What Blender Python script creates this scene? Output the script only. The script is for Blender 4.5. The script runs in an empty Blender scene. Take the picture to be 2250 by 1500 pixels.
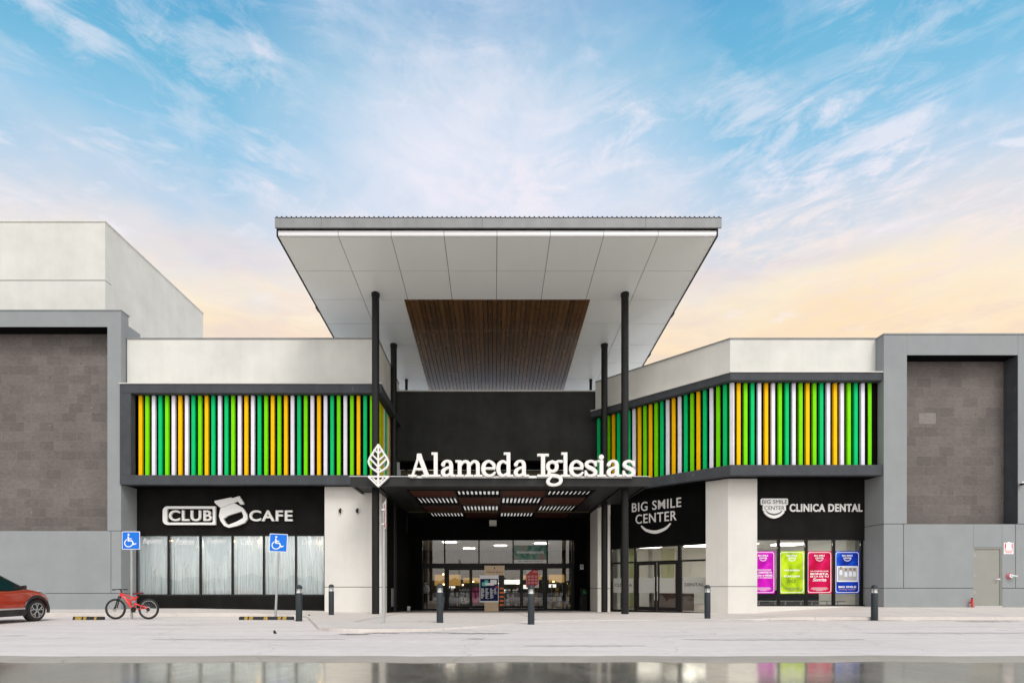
import bpy, bmesh, math, random
import numpy as np
from mathutils import Vector, Matrix, Euler
random.seed(7)
S = bpy.context.scene
COL = S.collection
R = math.radians

# ------------------------------------------------------------------ camera
H = 1.1                      # eye height
F, CX, CY = 1160.0, 1085.0, 1287.0   # focal length and principal point, in photo pixels (2250 wide)
cam_d = bpy.data.cameras.new("camera"); cam = bpy.data.objects.new("camera", cam_d); COL.objects.link(cam)
cam.location = (0, 0, H); cam.rotation_euler = (R(90), 0, 0)
cam_d.sensor_width = 36; cam_d.lens = 36 * F / 2250
cam_d.shift_x = (1125 - CX) / 2250; cam_d.shift_y = (CY - 750) / 2250
cam_d.clip_start = 0.05; cam_d.clip_end = 3000
S.camera = cam

# ------------------------------------------------------------------ world, sun, exposure
def lin(c):
    return tuple((v/255/12.92 if v/255 <= .04045 else ((v/255+.055)/1.055)**2.4) for v in c)
def srgb(r, g, b): return lin((r, g, b)) + (1,)

class NT:
    def __init__(s, tree): s.t = tree
    def n(s, typ, **kw):
        nd = s.t.nodes.new(typ)
        for k, v in kw.items():
            if k.startswith('i_'):
                key = k[2:]
                nd.inputs[int(key) if key.isdigit() else key.replace('_', ' ')].default_value = v
            else: setattr(nd, k, v)
        return nd
    def l(s, a, b): s.t.links.new(a, b)
    def math(s, op, a, b=None, clamp=False):
        nd = s.n('ShaderNodeMath', operation=op, use_clamp=clamp)
        for i, v in enumerate((a, b)):
            if v is None: continue
            if isinstance(v, (int, float)): nd.inputs[i].default_value = v
            else: s.l(v, nd.inputs[i])
        return nd.outputs[0]
    def mix(s, fac, a, b, blend='MIX'):
        nd = s.n('ShaderNodeMix', data_type='RGBA', blend_type=blend)
        for sock, v in ((nd.inputs[0], fac), (nd.inputs[6], a), (nd.inputs[7], b)):
            if isinstance(v, (int, float)): sock.default_value = v
            elif isinstance(v, tuple): sock.default_value = v if len(v) == 4 else v + (1,)
            else: s.l(v, sock)
        return nd.outputs[2]
    def ramp(s, fac, stops, interp='LINEAR'):
        nd = s.n('ShaderNodeValToRGB'); cr = nd.color_ramp; cr.interpolation = interp
        while len(cr.elements) < len(stops): cr.elements.new(.5)
        for e, (p, c) in zip(cr.elements, stops):
            e.position = p
            e.color = (c, c, c, 1) if isinstance(c, (int, float)) else (c if len(c) == 4 else c + (1,))
        s.l(fac, nd.inputs[0]); return nd.outputs[0]
    def noise(s, vec, scale, detail=4, rough=.55, dist=0):
        nd = s.n('ShaderNodeTexNoise', i_Scale=scale, i_Detail=detail, i_Roughness=rough, i_Distortion=dist)
        if vec is not None: s.l(vec, nd.inputs['Vector'])
        return nd.outputs['Fac']
    def mapping(s, vec, scale=(1, 1, 1), rot=(0, 0, 0), loc=(0, 0, 0)):
        nd = s.n('ShaderNodeMapping'); s.l(vec, nd.inputs[0])
        nd.inputs[1].default_value = loc; nd.inputs[2].default_value = rot; nd.inputs[3].default_value = scale
        return nd.outputs[0]

SUN_EL, SUN_AZ = R(53), R(24)       # soft sun behind the viewer, to the right
W = bpy.data.worlds.new("World"); S.world = W; W.use_nodes = True
w = NT(W.node_tree); W.node_tree.nodes.clear()
out = w.n('ShaderNodeOutputWorld'); bg = w.n('ShaderNodeBackground'); w.l(bg.outputs[0], out.inputs[0])
bg.inputs[1].default_value = 1.0
sky = w.n('ShaderNodeTexSky', sky_type='NISHITA', sun_disc=False, sun_elevation=SUN_EL, sun_rotation=math.pi - SUN_AZ)
tc = w.n('ShaderNodeTexCoord'); sep = w.n('ShaderNodeSeparateXYZ'); w.l(tc.outputs['Generated'], sep.inputs[0])
X_, Y_, Z_ = sep.outputs
den = w.math('SQRT', w.math('ADD', w.math('MULTIPLY', Y_, Y_), w.math('ADD', w.math('MULTIPLY', w.math('MULTIPLY', X_, X_), .35), .0025)))
zp = w.math('MAXIMUM', Z_, .0)
tt = w.math('DIVIDE', zp, den)
# cloud layer: planar projection of the direction on a high sheet
zc = w.math('MAXIMUM', Z_, .06)
cmb = w.n('ShaderNodeCombineXYZ'); w.l(w.math('DIVIDE', X_, zc), cmb.inputs[0]); w.l(w.math('DIVIDE', Y_, zc), cmb.inputs[1])
cv = cmb.outputs[0]
warp = w.noise(w.mapping(cv, (1.2, 1.2, 1)), 1.6, 4)
t2 = w.math('ADD', tt, w.math('MULTIPLY', w.math('SUBTRACT', warp, .5), .30))
grad = w.ramp(w.math('DIVIDE', t2, 2.0), [
    (0.0, lin((240, 200, 152))), (.215, lin((247, 216, 166))), (.262, lin((246, 226, 188))), (.305, lin((222, 216, 212))), (.355, lin((186, 204, 218))),
    (.41, lin((140, 190, 216))), (.47, lin((104, 176, 206))), (.54, lin((72, 155, 196))), (.64, lin((46, 128, 183))), (1.0, lin((40, 108, 166)))])
# thin bright veil above the middle of the view
vd = w.n('ShaderNodeVectorMath', operation='DOT_PRODUCT'); w.l(tc.outputs['Generated'], vd.inputs[0]); vd.inputs[1].default_value = (-.02, .812, .583)
veil = w.math('MULTIPLY', w.ramp(vd.outputs['Value'], [(.935, 0.0), (.975, .30), (.998, .85)]), w.ramp(w.noise(w.mapping(cv, (1, 1, 1), loc=(2, 8, 0)), 3.2, 8, .62, .5), [(.3, .55), (.6, 1.1)]), clamp=True)
g2 = w.mix(veil, grad, lin((237, 231, 236)) + (1,))
# streaky, mottled high cloud fanning out to both sides
su = w.n('ShaderNodeSeparateXYZ'); w.l(cv, su.inputs[0]); U, V_ = su.outputs[0], su.outputs[1]
absu = w.math('SQRT', w.math('ADD', w.math('MULTIPLY', U, U), .12))
s1_ = w.math('ADD', V_, w.math('MULTIPLY', absu, .55))
cq = w.n('ShaderNodeCombineXYZ'); w.l(w.math('MULTIPLY', U, 2.9), cq.inputs[0]); w.l(w.math('MULTIPLY', s1_, 4.6), cq.inputs[1])
n1 = w.noise(cq.outputs[0], 1.9, 12, .66, .55)
n2 = w.noise(w.mapping(cv, (1.2, 1, 1), loc=(3, 1, 0)), 7.0, 12, .66, .6)
n3 = w.noise(w.mapping(cv, (1, 1, 1), loc=(5.4, 2, 0)), 1.9, 4, .55, .5)
wis = w.math('ADD', w.math('MULTIPLY', w.ramp(n1, [(.46, 0.0), (.62, 1.0)]), .95), w.math('MULTIPLY', w.ramp(n2, [(.50, 0.0), (.64, 1.0)]), .75))
cm = w.math('MULTIPLY', wis, w.math('MULTIPLY', w.ramp(n3, [(.38, .14), (.58, 1.0)]), w.ramp(w.math('DIVIDE', tt, 2.0), [(.38, 1.0), (.54, .42)])), clamp=True)
cloudcol = w.ramp(w.math('DIVIDE', tt, 2.0), [(.22, lin((238, 206, 172))), (.29, lin((244, 224, 206))), (.36, lin((240, 230, 232))), (.6, lin((222, 226, 236)))])
n5 = w.noise(w.mapping(cv, (1.0, 1.5, 1), loc=(7.7, 3.1, 0)), 5.2, 10, .58, .35)
puff = w.math('MULTIPLY', w.ramp(n5, [(.575, 0.0), (.68, 1.0)]), w.ramp(w.noise(w.mapping(cv, (1, 1, 1), loc=(9, 1, 0)), 1.3, 2), [(.45, 0.0), (.6, .9)]), clamp=True)
c0 = w.mix(w.math('MULTIPLY', cm, .70), g2, cloudcol)
c1 = w.mix(w.math('MULTIPLY', puff, .62), c0, lin((240, 234, 236)) + (1,))
# dull mauve bank low in the sky
n4 = w.noise(w.mapping(cv, (1.0, 2.6, 1), loc=(1.3, 7, 0)), 1.25, 5, .55, .4)
bank = w.math('MULTIPLY', w.ramp(n4, [(.52, 0.0), (.66, 1.0)]), w.ramp(w.math('DIVIDE', tt, 2.0), [(.2, .75), (.30, .55), (.34, 0.0)]))
c2 = w.mix(w.math('MULTIPLY', bank, .55), c1, lin((214, 194, 190)) + (1,))
c3 = w.mix(1.0, c2, w.mix(1.0, sky.outputs[0], (.045, .045, .045, 1), 'MULTIPLY'), 'ADD')
# bright thin overcast in the half of the sky that the sun stands in
back = w.ramp(w.math('ADD', w.math('ADD', w.math('MULTIPLY', Y_, -.47), w.math('MULTIPLY', X_, .09)), .5), [(.47, 0.0), (.82, 1.0)])
c4 = w.mix(w.math('MULTIPLY', back, w.ramp(Z_, [(.0, .55), (.12, 1.0)])), c3, (1.47, 1.45, 1.43, 1))
w.l(c4, bg.inputs[0])

sd = bpy.data.lights.new("sun", 'SUN'); sd.energy = 2.0; sd.angle = R(24); sd.color = (1, .965, .92)
sun = bpy.data.objects.new("sun", sd); COL.objects.link(sun)
sun_dir = Vector((math.sin(SUN_AZ)*math.cos(SUN_EL), -math.cos(SUN_AZ)*math.cos(SUN_EL), math.sin(SUN_EL)))
sun.rotation_euler = (-sun_dir).to_track_quat('-Z', 'Y').to_euler(); sun.location = sun_dir*60
S.view_settings.view_transform = 'Standard'; S.view_settings.look = 'None'
S.view_settings.exposure = 0.0; S.view_settings.gamma = 1.0
S.cycles.max_bounces = 8; S.cycles.transparent_max_bounces = 16; S.cycles.sample_clamp_indirect = 4
S.cycles.use_denoising = True

# ------------------------------------------------------------------ materials
def mat(name, col, rough=.6, metal=0, spec=.5, var=.0, vscale=1.5, streak=0, bump=0, bscale=60, emit=None, coat=0, drips=None, speck=0):
    m = bpy.data.materials.new(name); m.use_nodes = True
    t = NT(m.node_tree); b = m.node_tree.nodes['Principled BSDF']
    b.inputs['Base Color'].default_value = tuple(col[:3]) + (1,)
    b.inputs['Roughness'].default_value = rough; b.inputs['Metallic'].default_value = metal
    b.inputs['Specular IOR Level'].default_value = spec; b.inputs['Coat Weight'].default_value = coat
    b.inputs['Coat Roughness'].default_value = .05
    c = tuple(col[:3]) + (1,); src = None
    tcn = t.n('ShaderNodeTexCoord'); o = tcn.outputs['Object']
    if var:
        f = t.noise(o, vscale, 6, .6)
        k = t.ramp(f, [(.3, 1-var), (.7, 1+var)])
        src = t.mix(1.0, c, k, 'MULTIPLY')
    if streak:
        f = t.noise(t.mapping(o, (1.6, 1.6, .16)), 1.3, 7, .68, .35)
        k = t.ramp(f, [(.35, 1-streak), (.65, 1+streak*.5)])
        src = t.mix(1.0, src if src is not None else c, k, 'MULTIPLY')
    if speck:
        f = t.noise(o, 46, 3, .6)
        k = t.ramp(f, [(.28, 1-speck), (.45, 1.0), (.62, 1.0), (.75, 1+speck)])
        src = t.mix(1.0, src if src is not None else c, k, 'MULTIPLY')
    if drips:
        f = t.noise(t.mapping(o, (7, 7, 1.1)), 1.6, 3, .7)
        k = t.ramp(f, [(.675, 0.0), (.71, 1.0)])
        src = t.mix(t.math('MULTIPLY', k, .7), src if src is not None else c, tuple(drips) + (1,))
    if src is not None: t.l(src, b.inputs['Base Color'])
    if bump:
        f = t.noise(o, bscale, 4, .6)
        bn = t.n('ShaderNodeBump', i_Strength=bump, i_Distance=.01); t.l(f, bn.inputs['Height']); t.l(bn.outputs[0], b.inputs['Normal'])
    if emit:
        b.inputs['Emission Color'].default_value = tuple(emit[:3]) + (1,); b.inputs['Emission Strength'].default_value = emit[3]
    return m

M = {}
M['white'] = mat('white_stucco', (.66, .65, .605), .85, var=.07, vscale=.8, streak=.035, bump=.25, bscale=90)
M['white2'] = mat('warm_white_stucco', (.675, .655, .61), .85, var=.05, vscale=.9, streak=.022, bump=.2, bscale=90)
M['grey'] = mat('grey_stucco', (.268, .286, .291), .85, var=.055, vscale=1.1, streak=.025, bump=.3, bscale=110)
M['greydoor'] = mat('grey_door_paint', (.27, .27, .24), .45, var=.04, vscale=2)
M['fascia'] = mat('charcoal_fascia_paint', (.058, .063, .071), .75, spec=.3, var=.14, vscale=2, streak=.12, bump=.12, drips=(.22, .22, .22))
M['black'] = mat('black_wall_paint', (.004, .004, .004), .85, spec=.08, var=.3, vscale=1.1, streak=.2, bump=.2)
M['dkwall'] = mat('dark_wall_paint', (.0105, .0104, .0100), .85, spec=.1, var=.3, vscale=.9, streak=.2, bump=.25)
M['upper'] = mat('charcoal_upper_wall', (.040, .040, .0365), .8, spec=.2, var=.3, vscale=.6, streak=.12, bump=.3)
M['mallwall'] = mat('mall_brown_wall', (.10, .07, .05), .7, var=.3, vscale=.8)
M['recess'] = mat('recess_black', (.002, .002, .002), .9, spec=.1)
M['groove'] = mat('groove_dark', (.035, .035, .035), .9)
M['blackmetal'] = mat('black_metal', (.008, .008, .008), .45, spec=.3, var=.2, vscale=3, speck=.25)
M['frame'] = mat('black_window_frame', (.004, .004, .004), .4, spec=.25)
M['dkmetal'] = mat('dark_sheet_metal', (.021, .022, .021), .5, spec=.3, var=.2, vscale=1.2, streak=.2)
M['soffit'] = mat('soffit_panel', (.84, .84, .81), .30, spec=.6, coat=.3, var=.02, vscale=.4)
M['roofgrey'] = mat('grey_roof_flashing', (.25, .255, .255), .5, var=.12, vscale=1.3, streak=.1)
M['bounceroof'] = mat('white_bounce_roof', (.80, .80, .78), .8, var=.05)  # unseen roofs made white to bounce light onto the canopy soffit
M['galv'] = mat('galvanised_steel', (.42, .44, .44), .45, metal=.5, var=.08, vscale=6)
M['signwhite'] = mat('white_sign_letter', (.77, .76, .73), .45, spec=.3)
M['signside'] = mat('white_acrylic', (.80, .80, .78), .35)
M['bollard'] = mat('bollard_grey_paint', (.021, .029, .034), .4, spec=.35, var=.1, vscale=6)
M['lens'] = mat('clear_lens', (.62, .64, .64), .15, coat=.5)
M['silver'] = mat('silver', (.72, .72, .72), .25, metal=.8)
M['chrome'] = mat('polished_steel', (.85, .85, .85), .15, metal=1)
M['rubber'] = mat('black_rubber', (.012, .012, .012), .75, var=.2, vscale=20)
M['redbike'] = mat('red_bicycle_paint', (.72, .016, .012), .3, coat=.6)
M['carpaint'] = mat('orange_car_paint', (.43, .034, .008), .28, metal=.25, coat=1)
M['headlamp'] = mat('headlight_cover', (.42, .47, .50), .12, coat=1)
M['carglass'] = mat('car_glass', (.008, .032, .031), .05, coat=1)
M['carblack'] = mat('black_car_trim', (.01, .01, .01), .35, coat=.3)
M['signblue'] = mat('blue_sign_face', (.005, .16, .68), .4, spec=.3)
M['plainwhite'] = mat('white_print', (.85, .85, .85), .5)
M['signred'] = mat('red_sign_face', (.62, .02, .02), .4)
M['yellow'] = mat('yellow_road_paint', (.34, .225, .04), .85, var=.5, vscale=16, speck=.5)
M['woodlight'] = mat('pale_wood_laminate', (.62, .46, .30), .5, var=.08, vscale=4)
M['redwood'] = mat('red_brown_slat_wood', (.075, .016, .007), .5, var=.3, vscale=3)
M['intwall'] = mat('interior_pale_wall', (.68, .68, .64), .8, var=.05)
M['intgreen'] = mat('interior_olive_wall', (.20, .22, .10), .8, var=.05)
M['intfloor'] = mat('interior_floor', (.30, .28, .26), .3)
M['lampw'] = mat('lit_ceiling_lamp', (.9, .9, .9), .5, emit=(1, .96, .90, 7))
M['lampmall'] = mat('mall_lamp_and_fill', (.9, .9, .9), .5, emit=(1, .93, .84, 11))
M['fillcafe'] = mat('cafe_fill_light', (.9, .9, .9), .5, emit=(.93, .97, 1, 10))  # unseen fill panels that backlight the curtains
M['lampwarm'] = mat('lit_warm_bulb', (.9, .8, .6), .5, emit=(1, .62, .25, 14))
M['striplight'] = mat('lit_strip', (.9, .9, .8), .5, emit=(1, .97, .80, 2.2))
M['darkbrown'] = mat('dark_brown_wood', (.05, .018, .008), .4)
FINS = {'Y': mat('fin_yellow', (1.0, .55, .0), .5, spec=.12, var=.08, vscale=1.2, streak=.06), 'L': mat('fin_lime', (.19, .74, .0), .5, spec=.12, var=.08, vscale=1.2, streak=.06),
        'G': mat('fin_green', (.0, .56, .155), .5, spec=.12, var=.08, vscale=1.2, streak=.06), 'W': mat('fin_white', (.82, .79, .89), .5, spec=.2, var=.08, vscale=1.2, streak=.06)}

def glass_mat(name, tint=.85, refl=.1, edge=.6, rough=0.0):
    m = bpy.data.materials.new(name); m.use_nodes = True; t = NT(m.node_tree); m.node_tree.nodes.clear()
    o = t.n('ShaderNodeOutputMaterial'); tr = t.n('ShaderNodeBsdfTransparent'); gl = t.n('ShaderNodeBsdfGlossy')
    tr.inputs[0].default_value = (tint, tint*1.01, tint, 1); gl.inputs['Roughness'].default_value = rough
    lw = t.n('ShaderNodeFresnel'); lw.inputs['IOR'].default_value = 1.5
    fac = t.math('ADD', t.math('MULTIPLY', lw.outputs[0], edge), refl, clamp=True)
    mx = t.n('ShaderNodeMixShader'); t.l(fac, mx.inputs[0]); t.l(tr.outputs[0], mx.inputs[1]); t.l(gl.outputs[0], mx.inputs[2])
    t.l(mx.outputs[0], o.inputs[0]); return m
M['glass'] = glass_mat('window_glass', .95, .02, .7)
M['glassentry'] = glass_mat('entrance_glass', .88, .06, .8)

def frosted():
    m = bpy.data.materials.new('frosted_film'); m.use_nodes = True; t = NT(m.node_tree); m.node_tree.nodes.clear()
    o = t.n('ShaderNodeOutputMaterial'); tr = t.n('ShaderNodeBsdfTransparent'); d = t.n('ShaderNodeBsdfDiffuse'); d.inputs[0].default_value = (.6, .6, .58, 1)
    tl = t.n('ShaderNodeBsdfTranslucent'); tl.inputs[0].default_value = (.6, .6, .58, 1)
    a = t.n('ShaderNodeMixShader'); a.inputs[0].default_value = .4; t.l(d.outputs[0], a.inputs[1]); t.l(tl.outputs[0], a.inputs[2])
    b = t.n('ShaderNodeMixShader'); b.inputs[0].default_value = .62; t.l(tr.outputs[0], b.inputs[1]); t.l(a.outputs[0], b.inputs[2])
    t.l(b.outputs[0], o.inputs[0]); return m
M['frost'] = frosted()

def curtain_mat():
    m = bpy.data.materials.new('sheer_curtain'); m.use_nodes = True; t = NT(m.node_tree); m.node_tree.nodes.clear()
    o = t.n('ShaderNodeOutputMaterial'); tr = t.n('ShaderNodeBsdfTransparent')
    d = t.n('ShaderNodeBsdfDiffuse'); tl = t.n('ShaderNodeBsdfTranslucent'); tl.inputs[0].default_value = (.88, .92, .95, 1)
    tcn = t.n('ShaderNodeTexCoord')
    d.inputs[0].default_value = (.88, .93, .96, 1)
    a = t.n('ShaderNodeMixShader'); a.inputs[0].default_value = .3; t.l(d.outputs[0], a.inputs[1]); t.l(tl.outputs[0], a.inputs[2])
    f = t.noise(t.mapping(tcn.outputs['Object'], (6.5, .5, .12)), 1.5, 3, .5)
    lace = t.noise(tcn.outputs['Object'], 26, 4, .7)
    k = t.math('ADD', t.ramp(f, [(.42, .52), (.47, .97)]), t.math('MULTIPLY', t.math('SUBTRACT', lace, .55), .3), clamp=True)
    b = t.n('ShaderNodeMixShader'); t.l(k, b.inputs[0]); t.l(tr.outputs[0], b.inputs[1]); t.l(a.outputs[0], b.inputs[2])
    t.l(b.outputs[0], o.inputs[0]); return m
M['curtain'] = curtain_mat()
M['swagcloth'] = curtain_mat(); M['swagcloth'].name = 'swag_cloth'
for nd in M['swagcloth'].node_tree.nodes:
    if nd.type == 'VALTORGB': nd.color_ramp.elements[0].color = (.8, .8, .8, 1); nd.color_ramp.elements[1].color = (.97, .97, .97, 1)

def stone_mat():
    m = mat('brown_stone_tile', (.14, .12, .11), .9); t = NT(m.node_tree); b = m.node_tree.nodes['Principled BSDF']
    tcn = t.n('ShaderNodeTexCoord'); o = tcn.outputs['Object']
    sp = t.n('ShaderNodeSeparateXYZ'); t.l(o, sp.inputs[0]); cb = t.n('ShaderNodeCombineXYZ'); t.l(sp.outputs[0], cb.inputs[0]); t.l(sp.outputs[2], cb.inputs[1])
    br = t.n('ShaderNodeTexBrick', offset=.5, i_Scale=1.0); t.l(cb.outputs[0], br.inputs['Vector'])
    br.inputs['Color1'].default_value = (.152, .131, .121, 1); br.inputs['Color2'].default_value = (.108, .092, .085, 1); br.inputs['Mortar'].default_value = (.165, .148, .138, 1)
    br.inputs['Mortar Size'].default_value = .007; br.inputs['Brick Width'].default_value = .64; br.inputs['Row Height'].default_value = .405; br.inputs['Bias'].default_value = -.25
    v = t.ramp(t.noise(t.mapping(o, (1, 1, 2.5)), 5, 8, .7), [(.25, .72), (.5, 1.0), (.75, 1.22)])
    c = t.mix(1.0, br.outputs['Color'], v, 'MULTIPLY')
    v2 = t.ramp(t.noise(o, 60, 3, .7), [(.3, .66), (.7, 1.34)]); c = t.mix(1.0, c, v2, 'MULTIPLY')
    big = t.ramp(t.noise(o, .5, 3, .6), [(.3, .88), (.7, 1.14)]); c = t.mix(1.0, c, big, 'MULTIPLY')
    vo = t.n('ShaderNodeTexVoronoi', i_Scale=2.3); t.l(o, vo.inputs['Vector'])
    pit = t.ramp(vo.outputs['Distance'], [(.035, 0.0), (.06, 1.0)]); c = t.mix(pit, (.012, .011, .010, 1), c)
    vw = t.n('ShaderNodeTexVoronoi', i_Scale=1.9); t.l(t.mapping(o, (1, 1, 1), loc=(3.3, 1.7, 5)), vw.inputs['Vector'])
    chip = t.ramp(vw.outputs['Distance'], [(.025, 0.0), (.045, 1.0)]); c = t.mix(chip, (.36, .34, .32, 1), c)
    t.l(c, b.inputs['Base Color'])
    bn = t.n('ShaderNodeBump', i_Strength=.5, i_Distance=.02); t.l(t.noise(o, 35, 6, .7), bn.inputs['Height']); t.l(bn.outputs[0], b.inputs['Normal'])
    return m
M['stone'] = stone_mat()

def wood_mat():
    m = mat('brown_plank_wood', (.10, .045, .02), .26, spec=.9, coat=.4); t = NT(m.node_tree); b = m.node_tree.nodes['Principled BSDF']
    tcn = t.n('ShaderNodeTexCoord'); g = t.n('ShaderNodeNewGeometry')
    k = t.ramp(g.outputs['Random Per Island'], [(0, (.085, .036, .009)), (.5, (.125, .055, .016)), (1, (.17, .08, .026))])
    n = t.ramp(t.noise(t.mapping(tcn.outputs['Object'], (14, .9, 14)), 3, 6, .65), [(.3, .7), (.7, 1.3)])
    n2 = t.ramp(t.noise(tcn.outputs['Object'], .6, 3), [(.35, .85), (.65, 1.1)])
    t.l(t.mix(1.0, t.mix(1.0, k, n, 'MULTIPLY'), n2, 'MULTIPLY'), b.inputs['Base Color']); return m
M['plank'] = wood_mat()

def concrete(name, col, stain=.25, fine=.08):
    m = mat(name, col, .8); t = NT(m.node_tree); b = m.node_tree.nodes['Principled BSDF']
    tcn = t.n('ShaderNodeTexCoord'); o = tcn.outputs['Object']; c = tuple(col) + (1,)
    a = t.ramp(t.noise(t.mapping(o, (.22, 1.5, 1)), 1.0, 8, .66), [(.3, 1-stain*.45), (.5, 1.0), (.75, 1+stain*.22)])
    a2 = t.ramp(t.noise(o, 3.4, 8, .68), [(.3, 1-fine), (.7, 1+fine*.7)])
    a3 = t.ramp(t.noise(o, 85, 3, .7), [(.3, 1-fine), (.7, 1+fine)])
    s = t.ramp(t.noise(t.mapping(o, (.5, 1.5, 1), loc=(4, 9, 0)), 1.1, 7, .66, .6), [(.63, 0.0), (.74, 1.0)])
    x = t.mix(1.0, t.mix(1.0, t.mix(1.0, c, a, 'MULTIPLY'), a2, 'MULTIPLY'), a3, 'MULTIPLY')
    x = t.mix(t.math('MULTIPLY', s, stain), x, (col[0]*.45, col[1]*.44, col[2]*.43, 1))
    # hairline cracks
    vo = t.n('ShaderNodeTexVoronoi', feature='DISTANCE_TO_EDGE', i_Scale=.22)
    wv = t.n('ShaderNodeVectorMath', operation='ADD'); t.l(o, wv.inputs[0])
    nz = t.n('ShaderNodeTexNoise', i_Scale=1.7, i_Detail=5.0); t.l(o, nz.inputs['Vector']); t.l(nz.outputs['Color'], wv.inputs[1]); t.l(wv.outputs[0], vo.inputs['Vector'])
    ck = t.ramp(vo.outputs['Distance'], [(.0012, .35), (.004, 0.0)]); x = t.mix(ck, x, (.09, .085, .08, 1))
    t.l(x, b.inputs['Base Color'])
    bn = t.n('ShaderNodeBump', i_Strength=.25, i_Distance=.01); t.l(t.noise(o, 45, 5, .7), bn.inputs['Height']); t.l(bn.outputs[0], b.inputs['Normal'])
    return m
M['road'] = concrete('pale_worn_concrete', (.63, .57, .53), .32)
M['walk'] = concrete('pavement_concrete', (.58, .525, .48), .22)
M['asphalt'] = concrete('car_park_asphalt', (.075, .075, .075), .3)
M['kerb'] = concrete('kerb_concrete', (.33, .295, .25), .35)
M['ground'] = concrete('far_ground', (.34, .33, .31), .3)

def water_mat():
    m = bpy.data.materials.new('shallow_water'); m.use_nodes = True; t = NT(m.node_tree); m.node_tree.nodes.clear()
    o = t.n('ShaderNodeOutputMaterial'); d = t.n('ShaderNodeBsdfDiffuse'); gl = t.n('ShaderNodeBsdfGlossy'); gl.inputs['Roughness'].default_value = .12
    tcn = t.n('ShaderNodeTexCoord')
    c = t.ramp(t.noise(t.mapping(tcn.outputs['Object'], (1, .5, 1)), .9, 6, .6), [(.3, (.23, .21, .175)), (.7, (.40, .365, .31))]); t.l(c, d.inputs[0])
    gl.inputs[0].default_value = (.88, .85, .79, 1)
    lw = t.n('ShaderNodeFresnel'); lw.inputs['IOR'].default_value = 1.45
    fac = t.math('ADD', t.math('ADD', t.math('MULTIPLY', lw.outputs[0], .55), .16), t.math('MULTIPLY', t.math('SUBTRACT', t.noise(t.mapping(tcn.outputs['Object'], (1, .6, 1)), 1.1, 8, .68, .7), .5), .85), clamp=True)
    bn = t.n('ShaderNodeBump', i_Strength=.03, i_Distance=.02); t.l(t.noise(t.mapping(tcn.outputs['Object'], (1.5, .6, 1)), 3, 4, .6), bn.inputs['Height']); t.l(bn.outputs[0], gl.inputs['Normal'])
    mx = t.n('ShaderNodeMixShader'); t.l(fac, mx.inputs[0]); t.l(d.outputs[0], mx.inputs[1]); t.l(gl.outputs[0], mx.inputs[2]); t.l(mx.outputs[0], o.inputs[0]); return m
M['water'] = water_mat()

def print_mat(name, c1, c2, c3=None, scale=2.0):
    m = mat(name, c1, .5, spec=.12); t = NT(m.node_tree); b = m.node_tree.nodes['Principled BSDF']
    tcn = t.n('ShaderNodeTexCoord'); f = t.noise(t.mapping(tcn.outputs['Object'], (1, 1, .7)), scale, 2, .4, .8)
    st = [(.35, tuple(c1)), (.55, tuple(c2))] + ([(.7, tuple(c3))] if c3 else [])
    t.l(t.ramp(f, st), b.inputs['Base Color']); return m

# ------------------------------------------------------------------ object helpers
ORI = {}
def tag(o, label=None, cat=None, group=None, kind=None):
    if label: o['label'] = label
    if cat: o['category'] = cat
    if group: o['group'] = group
    if kind: o['kind'] = kind
    return o
def thing(name, loc, label, cat, group=None):
    o = bpy.data.objects.new(name, None); COL.objects.link(o); o.location = loc; o.empty_display_size = .2
    ORI[o.name] = Vector(loc); return tag(o, label, cat, group)
def link(name, me, material, parent=None, bevel=0, smooth=False, loc=None):
    """me has world coordinates; moved to the parent's base (or loc)"""
    base = ORI[parent.name] if parent else Vector(loc if loc is not None else (0, 0, 0))
    if base.length: me.transform(Matrix.Translation(-base))
    o = bpy.data.objects.new(name, me); COL.objects.link(o)
    if material is not None:
        me.materials.clear(); me.materials.append(material)
    if parent:
        o.parent = parent
    else: o.location = base
    ORI[o.name] = base.copy()
    if bevel:
        md = o.modifiers.new('bevel', 'BEVEL'); md.width = bevel; md.segments = 2; md.limit_method = 'ANGLE'; md.angle_limit = R(40)
    if smooth: me.polygons.foreach_set('use_smooth', [True]*len(me.polygons))
    me.update(); return o

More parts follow.
